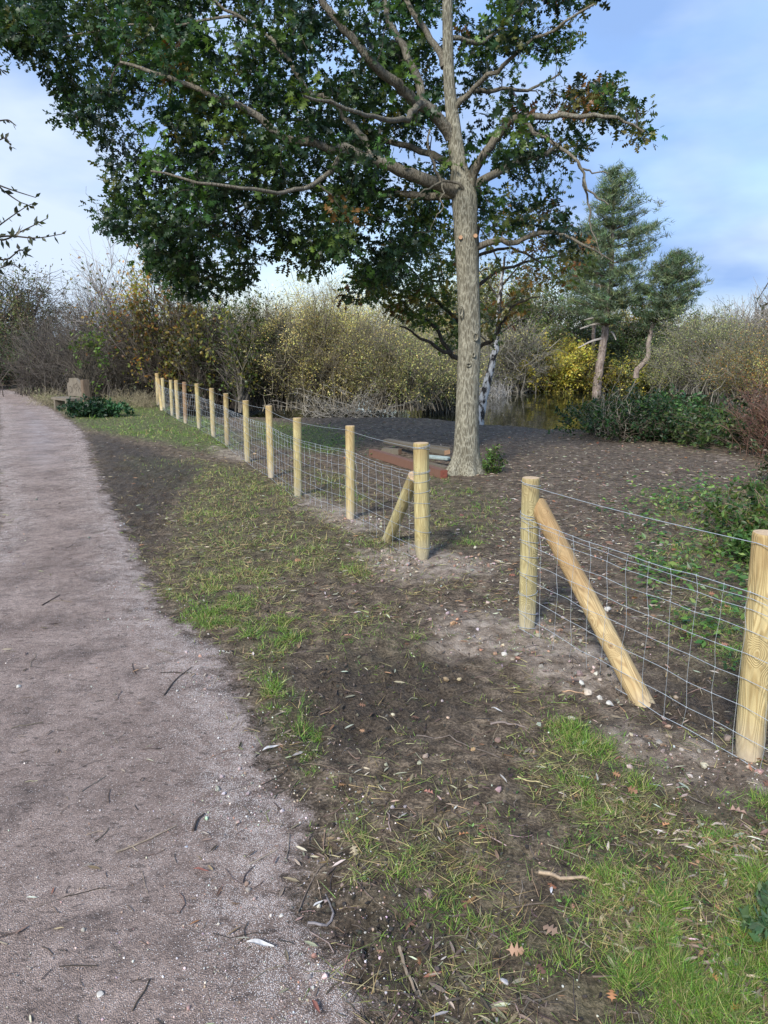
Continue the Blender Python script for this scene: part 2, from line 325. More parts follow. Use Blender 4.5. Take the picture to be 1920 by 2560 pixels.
def zones(x, y):
    wv = warpd(x, y); wv2 = warpd(x, y, .12, 9)
    dp = sdist(x, y, PATH); z = {}
    z['dp'] = dp; z['path'] = 1-sm(-.20, .16, dp+.5*wv2+.4*wv)
    g = np.zeros(x.shape)
    for poly, val, soft in GRASSP: g = np.maximum(g, val*(1-sm(-soft, soft, sdist(x, y, poly)+wv*.8+wv2)))
    d = np.zeros(x.shape)
    for poly in DARKP: d = np.maximum(d, 1-sm(-.12, .25, sdist(x, y, poly)+wv))
    s = np.zeros(x.shape)
    for poly in SANDP: s = np.maximum(s, 1-sm(-.15, .15, sdist(x, y, poly)+wv+wv2))
    c = 1-sm(-.3, .5, sdist(x, y, CLEAR)+wv*2)
    dpo = sdist(x, y, POND)+wv*1.5
    z['pond'] = dpo; z['sand'] = s*(1-z['path']); z['dark'] = d*(1-z['path'])
    far = sm(22, 30, np.hypot(x, y))
    z['grass'] = np.maximum(g, .8*far*(dp > 1))*(1-z['path'])*(1-.75*s)*(1-.5*d*(g < .9)); z['clear'] = c
    z['edge'] = np.exp(-((dp+.16+wv)/.2)**2)
    return z
def height(x, y, z=None, fine=True):
    z = z or zones(x, y)
    h = (fbm(x*.35, y*.35, 3)-.5)*.10*(1-z['path'])*sm(1.5, 6, np.hypot(x, y))
    rough = (1-z['path'])*(1-.5*z['clear'])
    if fine:
        clod = fbm(x*9, y*9, 5, 4)-.5; cl2 = fbm(x*28, y*28, 9, 3)-.5
        h = h+rough*(clod*.045+cl2*.02+z['dark']*(np.abs(fbm(x*13, y*13, 21, 3)-.5)*.16-.04))
        h = h+z['path']*((fbm(x*2, y*2, 31)-.5)*.012+(fbm(x*40, y*40, 33, 2)-.5)*.004)
        h = h+z['sand']*.012
    h = h+.02*sm(0, .3, z['dp'])*(z['path'] < .5)
    h = h-.95*(1-sm(-1.1, .1, z['pond']))
    return h
def hz(x, y): 
    x = np.atleast_1d(np.asarray(x, float)); y = np.atleast_1d(np.asarray(y, float)); return height(x, y)
def hp(p): return float(hz(p[0], p[1])[0])

def axis(lim0, lim1, fine0, step, g):
    a = [fine0]
    while a[-1] < lim1: a.append(a[-1]+max(step, g*abs(a[-1])))
    b = [fine0]
    while b[-1] > lim0: b.append(b[-1]-max(step, g*abs(b[-1])))
    return np.array(b[::-1][:-1]+a)
gx = axis(-420, 420, 0., .024, .0125); gy = np.concatenate([[-30, -10, -4, -1, 0, .6, 1.0, 1.3], axis(1.35, 520, 1.35, .014, .0082)[1:]])
X, Y = np.meshgrid(gx, gy); x = X.ravel(); y = Y.ravel()
zn = zones(x, y); Z = height(x, y, zn)
nx, ny = len(gx), len(gy); idx = np.arange(nx*ny).reshape(ny, nx)
F = np.stack([idx[:-1, :-1], idx[:-1, 1:], idx[1:, 1:], idx[1:, :-1]], -1).reshape(-1, 4)
V = np.stack([x, y, Z], 1)
wet = np.clip(sm(7.5, 13, y)*(1-sm(19, 30, y))*(1-sm(-.9, -.1, zn['dp']+.25*warpd(x, y, .6, 1.3))), 0, 1)
A1 = np.stack([zn['path'], zn['grass'], zn['sand']], 1); A2 = np.stack([zn['dark'], zn['clear'], np.maximum(wet, 0)], 1); A3 = np.stack([zn['edge'], sm(.3, -.2, zn['pond']), sm(8, 14, np.hypot(x, y))], 1)

def ground_mat():
    m, t, b = mat('soil_grass_and_gravel'); h = T(t); c = h.coord('Object')
    def at(nm):
        a = h.n('Attribute', attribute_name=nm); s = h.n('SeparateColor'); h.l(a.outputs['Color'], s.inputs[0]); return s.outputs
    pth, grs, snd = at('m1'); drk, clr, wetn = at('m2'); edg, pnd, fart = at('m3')
    n1 = h.noise(c, 1.7, 6, .6); n2 = h.noise(c, 11, 6, .65); n3 = h.noise(c, 75, 5, .7); n4 = h.noise(c, 330, 3, .6)
    # soil
    soil = h.ramp(h.mix(.5, n2, n3), [(.38, (.034, .025, .017)), (.5, (.12, .090, .062)), (.60, (.30, .23, .16))])
    soil = h.mix(h.math('MULTIPLY', drk, h.ramp(n2, [(.35, .15), (.6, .75)])), soil, h.ramp(n3, [(.35, (.016, .013, .011)), (.7, (.055, .046, .038))]))
    sand = h.ramp(h.mix(.5, n2, n4), [(.36, (.16, .12, .09)), (.5, (.36, .29, .23)), (.64, (.56, .48, .40))])
    soil = h.mix(h.math('MULTIPLY', snd, h.ramp(n2, [(.3, .35), (.6, .95)])), soil, sand)
    # bits of debris
    vd = h.n('TexVoronoi'); vd.inputs['Scale'].default_value = 70; h.l(c, vd.inputs['Vector'])
    bit = h.ramp(vd.outputs['Distance'], [(.12, 1.), (.2, 0.)]); bs = h.n('SeparateColor'); h.l(vd.outputs['Color'], bs.inputs[0])
    bsel = h.math('GREATER_THAN', bs.outputs[0], .8); soil = h.mix(h.math('MULTIPLY', h.math('MULTIPLY', bit, bsel), .6), soil, h.mix(bs.outputs[1], (.36, .30, .24), (.16, .09, .05)))
    moss = h.ramp(h.mix(.5, n2, n3), [(.3, (.022, .030, .010)), (.7, (.095, .12, .032))])
    gf = h.math('MULTIPLY', grs, h.ramp(n2, [(.35, .1), (.6, .75)])); soil = h.mix(h.math('MULTIPLY', gf, h.math('ADD', .6, h.math('MULTIPLY', fart, .5)), True), soil, h.mix(fart, moss, h.ramp(h.mix(.5, n2, n3), [(.35, (.045, .085, .020)), (.65, (.15, .21, .05))])))
    cl = h.ramp(h.mix(.6, n3, n2), [(.38, (.038, .028, .019)), (.54, (.115, .088, .063)), (.66, (.28, .22, .16))]); soil = h.mix(h.math('MULTIPLY', clr, .8), soil, cl)
    # gravel path
    g1 = h.ramp(h.mix(.5, n1, n2), [(.34, (.16, .118, .098)), (.5, (.26, .198, .168)), (.66, (.37, .29, .25))])
    grit = h.n('TexVoronoi'); grit.inputs['Scale'].default_value = 260; h.l(c, grit.inputs['Vector']); gs = h.n('SeparateColor'); h.l(grit.outputs['Color'], gs.inputs[0])
    g1 = h.mix(.65, g1, h.ramp(gs.outputs[0], [(0., .45), (.5, 1.), (1., 1.75)]), 'MULTIPLY')
    stn = h.ramp(h.noise(c, 3.2, 6, .75, .4), [(.50, 0.), (.68, 1.)]); g1 = h.mix(h.math('MULTIPLY', stn, .62), g1, (.07, .055, .05))
    stn2 = h.ramp(h.noise(h.coord('Object', (1, 2.2, 1)), 19, 4, .6, .4), [(.57, 0.), (.64, 1.)]); g1 = h.mix(h.math('MULTIPLY', stn2, .6), g1, (.05, .04, .036))
    thr = h.math('SUBTRACT', .93, h.math('MULTIPLY', h.math('MULTIPLY', edg, h.ramp(n2, [(.35, 0.), (.6, 1.)])), .75))
    spk = h.math('MULTIPLY', h.math('GREATER_THAN', gs.outputs[1], thr), h.ramp(grit.outputs['Distance'], [(.35, 1.), (.5, 0.)])); g1 = h.mix(h.math('MULTIPLY', spk, .85), g1, h.mix(gs.outputs[2], (.62, .55, .52), (.78, .74, .70)))
    msk = h.math('ADD', pth, h.math('MULTIPLY', h.math('SUBTRACT', h.mix(.5, n3, n2), .5), 2.4)); msk = h.ramp(msk, [(.3, 0.), (.7, 1.)])
    col = h.mix(msk, soil, g1); col = h.mix(pnd, col, (.022, .019, .014)); h.l(col, b.inputs['Base Color'])
    wn = h.math('MULTIPLY', wetn, h.ramp(n1, [(.3, .55), (.6, 1.)]))
    ro = h.mix(wn, h.mix(drk, .85, .6), .36); h.l(ro, b.inputs['Roughness']); h.l(h.mix(wn, .22, .6), b.inputs['Specular IOR Level'])
    bh = h.mix(msk, h.mix(.5, n3, n2), h.mix(.55, n4, grit.outputs['Distance'])); bb = h.n('Bump'); bb.inputs['Strength'].default_value = 1
    h.l(bh, bb.inputs['Height']); dd = h.mix(msk, h.mix(clr, .045, .015), .008); h.l(dd, bb.inputs['Distance']); h.l(h.mix(wn, 1., .35), bb.inputs['Strength']); h.l(bb.outputs[0], b.inputs['Normal']); return m
M_GROUND = ground_mat()
fp = zn['path'][F].mean(1) > .5
for nm, sel in (('path', fp), ('ground', ~fp)):
    f = F[sel]; u, inv = np.unique(f, return_inverse=True); a = Acc(); a.add(V[u], inv.reshape(-1, 4))
    tag(a.obj(nm, M_GROUND, smooth=True, attrs={'m1': A1[u], 'm2': A2[u], 'm3': A3[u]}), kind='structure')
WATER = -.34
def water_mat():
    m, t, b = mat('still_pond_water'); h = T(t); b.inputs['Base Color'].default_value = (.018, .02, .010, 1); b.inputs['Roughness'].default_value = .03; b.inputs['IOR'].default_value = 1.45
    b.inputs['Specular IOR Level'].default_value = .8
    n = h.noise(h.coord('Object', (1, .35, 1)), 2.2, 4, .5); h.l(h.bump(n, .012), b.inputs['Normal']); return m
a = Acc(); wx = [p[0] for p in POND]; wy = [p[1] for p in POND]
x0, x1, y0, y1 = min(wx)-1.2, max(wx)+1.2, min(wy)-1.2, max(wy)+1.2
a.add([(x0, y0, WATER), (x1, y0, WATER), (x1, y1, WATER), (x0, y1, WATER)], [(0, 1, 2, 3)])
tag(a.obj('pond_water', water_mat()), kind='structure')

# ------------------------------------------------------------ fences
def post(px, py, tx, ty, rad, mt, par, name='fence_post', point=False, sides=18):
    b0 = G(px, py); b0[2] = 0
    top = P(tx, ty, b0[1]); h = top[2]
    r0 = R.uniform(-.03, .03)
    zs = np.array([-.25, 0, .04, .12, h*.4, h*.75, h-.012, h, h+.002]); rs = rad*np.array([.78, .84 if not point else .5, .9 if not point else .8, 1, 1, 1, 1, .94, .02])
    ax = (top-b0)/h; pts = zs[:, None]*ax[None]
    a = Acc(); ang = np.arange(sides)*2*np.pi/sides; wob = 1+.035*np.sin(ang*2+R.uniform(0, 6))+.02*np.sin(ang*3+R.uniform(0, 6))
    ring = pts[:, None, :]+rs[:, None, None]*np.stack([np.cos(ang)*wob, np.sin(ang)*wob, 0*ang], -1)[None]
    ix = np.arange(9*sides).reshape(9, sides); nxx = np.roll(ix, -1, 1)
    f = np.stack([ix[:-1], nxx[:-1], nxx[1:], ix[1:]], -1)
    a.add(ring.reshape(-1, 3), f[:7].reshape(-1, 4)); a.f.append(f[7:].reshape(-1, 4)); a.m.append(1)
    o = a.obj(name, [mt, M_END], par, smooth=False); me = o.data
    sm_ = [p.index < 7*sides for p in me.polygons]; me.polygons.foreach_set('use_smooth', sm_)
    o.location = b0-np.array(par.location) if par else b0
    return b0, ax, h
def pole(name, p0, p1, r, mt, par, label=None, sides=18, flat0=None):
    p0 = np.array(p0, float); p1 = np.array(p1, float); Lg = np.linalg.norm(p1-p0)
    a = Acc(); zs = np.linspace(0, Lg, 8); pts = np.stack([0*zs, 0*zs, zs], 1)
    rg = tubes(a, pts, np.full(8, r), sides, cap=True); a.m[-1] = 1; a.m[-2] = 1
    o = a.obj(name, [mt, M_END], par); me = o.data; me.polygons.foreach_set('use_smooth', [len(p.vertices) == 4 for p in me.polygons])
    o.rotation_mode = 'QUATERNION'; o.rotation_quaternion = Vector(p1-p0).to_track_quat('Z', 'Y'); o.location = p0-np.array(par.location)
    if label: o['label'] = label
    return o
FR = [0.035, .14, .27, .39, .50, .60, .69, .76]
def strip_wires(par, posts, offs, side, spacing, wr, wraps=()):
    """posts: [(base, axis, h, r)], wires run on the path side of the posts"""
    loc = np.array(par.location)
    def at(i, fr):
        b, ax, hh, r = posts[i]; return b+ax*hh*fr+side[i]*(r+.004)
    lines = {}
    for q, fr in enumerate(FR+[.735, .965]):
        pts = []
        for i in range(len(posts)-1):
            p, n = at(i, fr), at(i+1, fr); k = max(3, int(np.linalg.norm(n-p)/.14))
            for j in range(k):
                u = j/k; s = p*(1-u)+n*u; s[2] -= .018*math.sin(math.pi*u)*(1 if fr < .9 else .7)*min(1., np.linalg.norm(n-p))
                if j and fr < .9: s = s+R.normal(size=3)*.0035
                pts.append(s)
        pts.append(at(len(posts)-1, fr)); pts = np.array(pts); lines[q] = pts
        a = Acc(); tubes(a, pts-loc, np.full(len(pts), wr*(1.25 if q in (0, 7, 9) else 1)), 4); a.obj('line_wire', M_WIRE, par)
    # upright stays, bent a little at each line wire; each knot a small twist
    ref = lines[7]; seg = np.concatenate([[0], np.cumsum(np.linalg.norm(np.diff(ref, axis=0), axis=1))]); tot = seg[-1]; s = spacing*.5
    ka = Acc()
    while s < tot:
        st_ = []
        j0 = R.normal()*.012; wv = R.normal(size=8)*.007
        for q in range(8):
            Lq = lines[q]; sg = np.concatenate([[0], np.cumsum(np.linalg.norm(np.diff(Lq, axis=0), axis=1))]); u = np.clip(s/tot+(j0*(q/7-.5)+wv[q])/tot, 0, 1)*sg[-1]
            st_.append([np.interp(u, sg, Lq[:, k]) for k in range(3)])
        st_ = np.array(st_); a = Acc(); tubes(a, spline(st_, 15)-loc, np.full(15, wr*.85), 3); a.obj('upright_wire', M_WIRE, par)
        for k in st_: tubes(ka, np.array([k-[.0, 0, .006], k, k+[0, 0, .006]])-loc, np.array([.6, 1.9, .6])*wr, 4)
        s += spacing*(1+R.normal()*.06)
    tag(ka.obj('wire_knots', M_WIRE, par), kind='stuff')
    for i, frs in wraps:
        b, ax, hh, r = posts[i]
        for fr in frs:
            t = np.linspace(0, 2*np.pi, 20); off = .012*np.sin(t+R.uniform(0, 6))
            pts = b+ax*hh*fr+np.stack([(r+.004)*np.cos(t), (r+.004)*np.sin(t), off], 1); a = Acc(); tubes(a, pts-loc, np.full(20, wr*1.2), 4); a.obj('wire_loop', M_WIRE, par)
        # staples
LP = [((396.8, 1014), (392.7, 933)), ((411, 1024), (406, 945)), ((431, 1038), (427, 950)), ((445.6, 1047.6), (440, 951)), ((464.5, 1059), (460.5, 955)), ((498.5, 1070), (492, 959)),
      ((534, 1090.6), (528.6, 970.7)), ((568.6, 1113), (564.5, 983.6)), ((619.4, 1155), (614, 1001)), ((678, 1193), (672, 1014)), ((745.6, 1245), (743, 1044.6)), ((876.4, 1306), (875, 1064.5)), ((1057, 1404), (1053, 1107))]
fl = empty('wire_fence', G(745, 1245), label='long run of round posts and wire netting receding beside the path', cat='fence')
posts = []
for i, (b, t_) in enumerate(LP):
    big = i in (0, 12); r = .062 if big else .047
    mt = [M_POST, M_POSTG, M_POST, M_POSTG, M_POSTR, M_POST, M_POSTG, M_POST, M_POST, M_POST, M_POST, M_POST, M_POST][i]
    b0, ax, h = post(b[0], b[1], t_[0], t_[1], r, mt, fl, point=(i == 12))
    posts.append((b0, ax, h, r))
for o in fl.children:
    if M_POSTR.name in o.data.materials: o['label'] = 'reddish brown fence post with pale foot'
fd = [norm(posts[min(i+1, 12)][0]-posts[max(i-1, 0)][0]) for i in range(13)]
side = [np.array([f[1], -f[0], 0]) if np.array([f[1], -f[0]])@np.array([-1, -.3]) > 0 else np.array([-f[1], f[0], 0]) for f in fd]
strip_wires(fl, posts, 0, side, .155, .0013, wraps=((12, FR[1:]+[.775, .965, .975, .955]),))
s0 = G(963, 1352); pole('brace', s0+[0, 0, -.05], P(1036, 1190, posts[12][0][1]+.09), .052, M_POSTG, fl, 'slanting brace leaning on the end post by the gap')
s0 = G(405, 1026); pole('brace', s0+[0, 0, -.05], posts[0][0]+posts[0][1]*posts[0][2]*.8+[.05, -.05, 0], .045, M_POST, fl)
b14 = G(1317, 1580); b15 = G(1871, 1905)
fr_ = empty('wire_fence', b14, label='nearest wire netting fence with stout posts and a long diagonal brace', cat='fence')
p14 = post(1317, 1580, 1327, 1194, .052, M_POSTG, fr_)+(.052,); p15 = post(1871, 1905, 1921, 1332, .058, M_POST, fr_)+(.058,)
dirn = b15-b14; b16 = b15+dirn*1.05
pp = proj(b16[0], b16[1], 0); b0 = b16.copy(); 
a = Acc(); tubes(a, np.array([[0, 0, -.2], [0, 0, .5], [0, 0, .93]]), np.array([.055, .055, .055]), 16, cap=True); o = a.obj('fence_post', M_POST, fr_, smooth=False); o.location = b16-b14
p16 = (b16, np.array([0, 0, 1.]), .93, .055)
sv = norm(np.array([-abs(dirn[1]), -abs(dirn[0]), 0])); 
strip_wires(fr_, [p14, p15, p16], 0, [sv, sv, sv], .142, .0014, wraps=((0, FR+[.775, .965]),))
bt = G(1630, 1788)+[0, 0, -.10]; tp = p14[0]+p14[1]*p14[2]*.80; dv = norm(tp-bt)
pole('brace', bt-sv*.05, tp-sv*.045+norm(dirn)*.045+dv*.05, .052, M_BRACE, fr_, 'knotty diagonal brace running down to the soil')

# ------------------------------------------------------------ trees
def limb_nodes(limbs):
    pts = []; 
    for p, r in limbs: pts.append(np.concatenate([p, r[:, None]], 1))
    return np.concatenate(pts)
def grow(nodes, att, rng, seg=6, r0=.005, k=.009, droop=.05, wig=.09):
    nodes = nodes.copy(); d = np.min(np.linalg.norm(att[:, None]-nodes[None, ::3, :3], axis=2), axis=1); order = np.argsort(d)
    N_ = np.zeros((len(nodes)+len(att)*4, 4)); N_[:len(nodes)] = nodes; n = len(nodes); P_ = []; Rr = []
    for i in order:
        a = att[i]; dd = np.linalg.norm(N_[:n, :3]-a, axis=1)+.15*np.maximum(0, N_[:n, 2]-a[2]); j = int(np.argmin(dd)); b = N_[j, :3]; Lg = np.linalg.norm(a-b)
        u = np.linspace(0, 1, seg)[:, None]; c = b*(1-u)+a*u; wv = rng.normal(size=(seg, 3))*wig*Lg*np.sin(np.pi*u); c = c+wv; c[:, 2] += droop*Lg*4*u[:, 0]*(1-u[:, 0])
        rb = min(N_[j, 3]*.8+.002, r0+k*Lg); rr = np.linspace(rb, r0*.6, seg); P_.append(c); Rr.append(rr)
        for q in (2, 3, 4, 5):
            if q < seg: N_[n, :3] = c[q]; N_[n, 3] = rr[q]; n += 1
    return np.array(P_), np.array(Rr)
def inpoly(x, y, poly): return sdist(x, y, poly)

TY = G(1160, 1188)[1]
def LM(pts, r0, r1, n=None, base=TY):
    w_ = np.array([P(p[0], p[1], base+p[2]) for p in pts]); n = n or max(8, 3*len(pts)); s = spline(w_, n)
    wob = R.normal(size=(n, 3))*.012; wob[0] = 0; return s+wob, np.linspace(r0, r1, n)
oak = empty('oak_tree', (G(1160, 1188)[0], TY, 0), label='big spreading oak with grey furrowed trunk leaning over the wire fence', cat='tree')
ol = np.array(oak.location)
# trunk with root flare
tp_ = [(1158, 1215, 0), (1160, 1185, 0), (1164, 1150, 0), (1166, 1100, 0), (1168, 1004, 0), (1174, 853, 0), (1171, 732, 0), (1164, 580, 0), (1160, 482, 0), (1146, 410, 0), (1131, 289, 0), (1122, 193, 0), (1119, 72, 0), (1119, 0, 0), (1121, -150, .1), (1110, -350, .2)]
tw = np.array([P(*p[:2], TY+p[2]) for p in tp_]); trr = np.array([.34, .265, .195, .165, .149, .143, .141, .147, .156, .110, .082, .070, .062, .058, .045, .02])
ts = spline(np.concatenate([tw, trr[:, None]], 1), 110); nsd = 40; ang = np.arange(nsd)*2*np.pi/nsd
fl_ = np.clip(1-(ts[:, 2]+.05)/.55, 0, 1)[:, None]
lobes = 1+fl_**1.5*(.22*np.cos(ang*5+.6)+.14*np.cos(ang*3+2)+.06*np.cos(ang*11))[None]+.018*np.sin(ang*7+ts[:, 2:3]*3)[...]+.02*(np.array([fbm(ang*2.2, np.full(nsd, zz)*6, 40) for zz in ts[:, 2]])-.5)
for (kx, ky, amp, sg) in ((1150, 775, .10, .09), (1188, 842, .16, .09), (1165, 880, .08, .07), (1172, 600, .10, .08), (1158, 490, .08, .12)):
    kp = P(kx, ky, TY-.15); ka_ = math.atan2(-.15, kp[0]-np.interp(kp[2], ts[:, 2], ts[:, 0])); dz = (ts[:, 2:3]-kp[2])/sg; da = np.angle(np.exp(1j*(ang-ka_)))[None]/.5
    lobes = lobes+amp*np.exp(-dz**2-da**2)
ring = ts[:, None, :3]+(ts[:, 3:4]*lobes)[..., None]*np.stack([np.cos(ang), np.sin(ang), 0*ang], -1)[None]
ix = np.arange(110*nsd).reshape(110, nsd); nxx = np.roll(ix, -1, 1)
a = Acc(); a.add(ring.reshape(-1, 3), np.stack([ix[:-1], nxx[:-1], nxx[1:], ix[1:]], -1).reshape(-1, 4)); a.obj('trunk', M_BARK, oak, smooth=True).location = -ol
LIMBS = [
 LM([(1158, 490, 0), (1093, 458, -.15), (996, 424, -.35), (926, 399, -.5), (868, 376, -.65), (781, 359, -.8), (706, 341, -.9), (636, 289, -1.0), (560, 250, -1.1), (430, 200, -1.2), (300, 150, -1.2)], .085, .014, 34),
 LM([(926, 399, -.5), (926, 376, -.45), (897, 335, -.3), (856, 289, -.1), (810, 243, 0), (770, 231, .1), (741, 179, .1), (694, 116, .1), (654, 75, .1), (596, 40, .1), (500, -30, 0)], .045, .014, 30),
 LM([(1128, 345, 0), (1093, 289, -.15), (1045, 255, -.3), (996, 217, -.5), (948, 169, -.7), (924, 149, -.8), (850, 60, -1.0), (760, -60, -1.2)], .078, .03, 26),
 LM([(1110, 169, 0), (1083, 101, .2), (1045, 53, .4), (1016, 0, .5), (980, -120, .7)], .045, .025, 16),
 LM([(1060, 262, -.25), (1035, 169, 0), (996, 96, .3), (967, 29, .5), (940, -80, .8)], .055, .03, 16),
 LM([(1165, 490, 0), (1184, 434, -.1), (1208, 390, -.2), (1247, 342, -.3), (1271, 308, -.35), (1300, 294, -.4), (1380, 288, -.5), (1478, 289, -.6), (1560, 300, -.6), (1610, 330, -.6)], .065, .010, 30),
 LM([(1300, 294, -.4), (1334, 328, -.45), (1396, 366, -.6), (1445, 410, -.7), (1459, 443, -.7), (1478, 482, -.7), (1522, 516, -.7)], .03, .008, 20),
 LM([(1445, 410, -.7), (1480, 428, -.7), (1517, 431, -.7)], .013, .006, 8),
 LM([(1459, 443, -.7), (1470, 500, -.6), (1480, 560, -.6), (1500, 640, -.6)], .014, .006, 10),
 LM([(1130, 262, 0), (1189, 231, .2), (1237, 222, .4), (1315, 224, .7), (1400, 190, 1.0)], .035, .012, 16),
 LM([(1135, 275, 0), (1199, 207, -.2), (1257, 169, -.4), (1320, 110, -.6), (1400, 60, -.8), (1480, 10, -.9)], .035, .01, 18),
 LM([(1122, 95, 0), (1160, 96, .1), (1189, 116, .2), (1260, 60, .5), (1330, -20, .6)], .03, .01, 12),
 LM([(1165, 475, .1), (1237, 434, .5), (1310, 395, 1.0), (1363, 386, 1.5), (1420, 340, 1.9)], .06, .02, 18),
 LM([(1185, 620, .05), (1194, 617, 0), (1237, 602, -.1), (1286, 602, -.1), (1363, 585, -.2), (1411, 588, -.3), (1454, 612, -.4), (1540, 660, -.5)], .045, .006, 20),
 LM([(1150, 491, .1), (1126, 491, .2), (1064, 491, .5), (900, 480, 1.0), (780, 470, 1.3), (640, 500, 1.6), (500, 560, 1.7)], .055, .012, 24),
 LM([(1160, 486, -.13), (1151, 458, -.2), (1102, 455, -.3), (1059, 482, -.4), (1040, 497, -.4)], .02, .006, 12),
 LM([(1102, 455, -.3), (1083, 400, -.4), (1069, 347, -.5), (1078, 318, -.5)], .02, .01, 10),
 LM([(1105, 457, -.3), (1107, 501, -.35), (1093, 540, -.4), (1073, 578, -.4)], .011, .004, 10),
 LM([(868, 376, -.65), (800, 450, -1.1), (720, 480, -1.6), (600, 470, -2.1), (480, 450, -2.3), (380, 430, -2.3)], .03, .01, 20),
 LM([(1050, 258, -.3), (1000, 300, -1.2), (900, 280, -2.0), (760, 240, -2.6)], .04, .012, 16),
 LM([(1140, 420, 0), (1060, 380, .8), (900, 330, 1.6), (700, 300, 2.2), (500, 330, 2.6)], .05, .012, 20),
 LM([(596, 40, .1), (450, 60, .1), (300, 70, 0), (150, 90, 0), (30, 80, 0)], .018, .006, 18),
 LM([(640, 500, 1.6), (520, 600, 1.6), (430, 660, 1.5)], .014, .006, 10),
]
for s_, r_ in LIMBS:
    a = Acc(); tubes(a, s_-ol, r_, 10); a.obj('limb', M_LIMB, oak, smooth=True)
OUT = [(-60, 30), (40, -60), (1520, -60), (1500, 60), (1400, 150), (1360, 200), (1440, 225), (1480, 195), (1560, 195), (1620, 260), (1632, 330), (1600, 400), (1560, 330), (1500, 340), (1440, 400), (1420, 480), (1440, 560), (1500, 620), (1400, 640), (1290, 600), (1220, 580), (1180, 520),
       (1120, 520), (1080, 620), (1040, 640), (960, 720), (880, 755), (800, 740), (740, 660), (690, 700), (640, 655), (600, 720), (540, 745), (450, 735), (400, 700), (350, 660), (310, 600), (250, 575), (200, 560), (235, 520), (290, 490), (255, 420), (270, 340), (200, 345), (120, 290), (170, 240), (60, 150), (-60, 120)]
def crown_points(n, poly, yb, thick, rng, edge=140, gap=.42, gs=1.1, xs=None):
    res = []; px = [p[0] for p in poly]; py = [p[1] for p in poly]
    while sum(map(len, res)) < n:
        x = rng.uniform(min(px), max(px), 4000); y = rng.uniform(min(py), max(py), 4000); d = sdist(x, y, poly); k = d < -4
        x, y, d = x[k], y[k], d[k]; th = thick*(.25+.75*np.minimum(1, -d/edge)); yy = yb+rng.uniform(-1, 1, len(x))*th
        pts = np.array([P(a_, b_, c_) for a_, b_, c_ in zip(x, y, yy)]).reshape(-1, 3)
        nz_ = fbm(pts[:, 0]*gs+pts[:, 1]*.7, pts[:, 2]*gs+pts[:, 1]*.5, 55, 3); keep = nz_ > gap*rng.uniform(.85, 1.1, len(nz_)); pts = pts[keep]; x = x[keep]
        if xs is not None: pts = pts[rng.random(len(pts)) < np.interp(x, xs[0], xs[1])]
        res.append(pts)
    return np.concatenate(res)[:n]
def sprays(acc, tips, dirs, nl, rng, size, spread, cols, template=(OAK_V, OAK_F), up=.6):
    """leaf sprays: nl leaves round each twig tip; cols (tips,3)"""
    n = len(tips)*nl; base = np.repeat(tips, nl, 0); dr = np.repeat(dirs, nl, 0)
    off = norm(rng.normal(size=(n, 3)))*(rng.random((n, 1))**.6)*spread; off[:, 2] *= .75; back = rng.random((n, 1))*spread*1.1
    pos = base+off*.75-dr*back*.5; X_ = norm(off*1.3+dr*spread*.6+rng.normal(size=(n, 3))*spread*.5); X_[:, 2] -= .12
    Z_ = rng.normal(size=(n, 3))*.6; Z_[:, 2] += up
    c = np.repeat(cols, nl, 0)*(1+.22*rng.normal(size=(n, 1))); scatter(acc, template[0], template[1], pos, X_, Z_, size*(1+.25*rng.normal(size=n)).clip(.5, 1.6), np.clip(c, .004, .8))
rg = np.random.default_rng(3)
att = crown_points(1750, OUT, TY+.75, 2.1, rg, gap=.465, gs=2.3, xs=([0, 950, 1130, 1300, 1700], [1, 1, .7, .55, .6]))
_ax, _ay = proj(att[:, 0], att[:, 1], att[:, 2]); drop = (_ax > 960) & (_ax < 1225) & (_ay < 590) & (att[:, 1] < TY+.35)
drop |= (_ax > 700) & (_ax < 1275) & (_ay < 520) & (att[:, 1] < TY+.1) & (rg.random(len(att)) < .6)
drop &= rg.random(len(att)) < .9; drop |= (_ax > 1040) & (_ax < 1420) & (_ay < 360) & (rg.random(len(att)) < .25); att = att[~drop]
top = np.stack([rg.uniform(-4.2, 3.2, 420), TY+rg.uniform(-3, 3, 420), rg.uniform(6.9, 9.8, 420)], 1)   # the part of the crown above the frame
top = top[((top[:, 0]+.6)/4)**2+((top[:, 2]-6.5)/3.6)**2+((top[:, 1]-TY)/3.2)**2 < 1]
att = np.concatenate([att, top])
nodes = limb_nodes(LIMBS+[(ts[60:, :3], ts[60:, 3])])
tpz, trz = grow(nodes, att, rg)
a = Acc(); tubes(a, tpz-ol, trz, 4); tag(a.obj('twigs', M_DARKBARK, oak), kind='stuff')
dirs = norm(tpz[:, -1]-tpz[:, -3]); tips = tpz[:, -1]
ppx, _ = proj(tips[:, 0], tips[:, 1], tips[:, 2])
GRN = [(.024, .052, .018), (.040, .080, .022), (.085, .145, .032), (.018, .040, .022)]; AUT = [(.22, .11, .035), (.15, .07, .035), (.14, .12, .03), (.09, .10, .025)]
cg = pal(len(tips), GRN, [3, 3, 2, 3], .2, rg); ca = pal(len(tips), AUT, [2, 1, 2, 4], .2, rg)
pa = np.interp(ppx, [0, 900, 1200, 1420, 1480, 1640], [.02, .03, .07, .2, .5, .6]); k = (rg.random(len(tips)) < pa)[:, None]
cc = np.where(k, ca, cg); a = Acc()
sprays(a, tips, dirs, 20, rg, .104, .26, cc)
mid = tpz[:, 3]; sprays(a, mid, dirs, 4, rg, .11, .22, cc)
o = tag(a.obj('crown', M_LEAF, oak), kind='stuff'); o.location = -ol
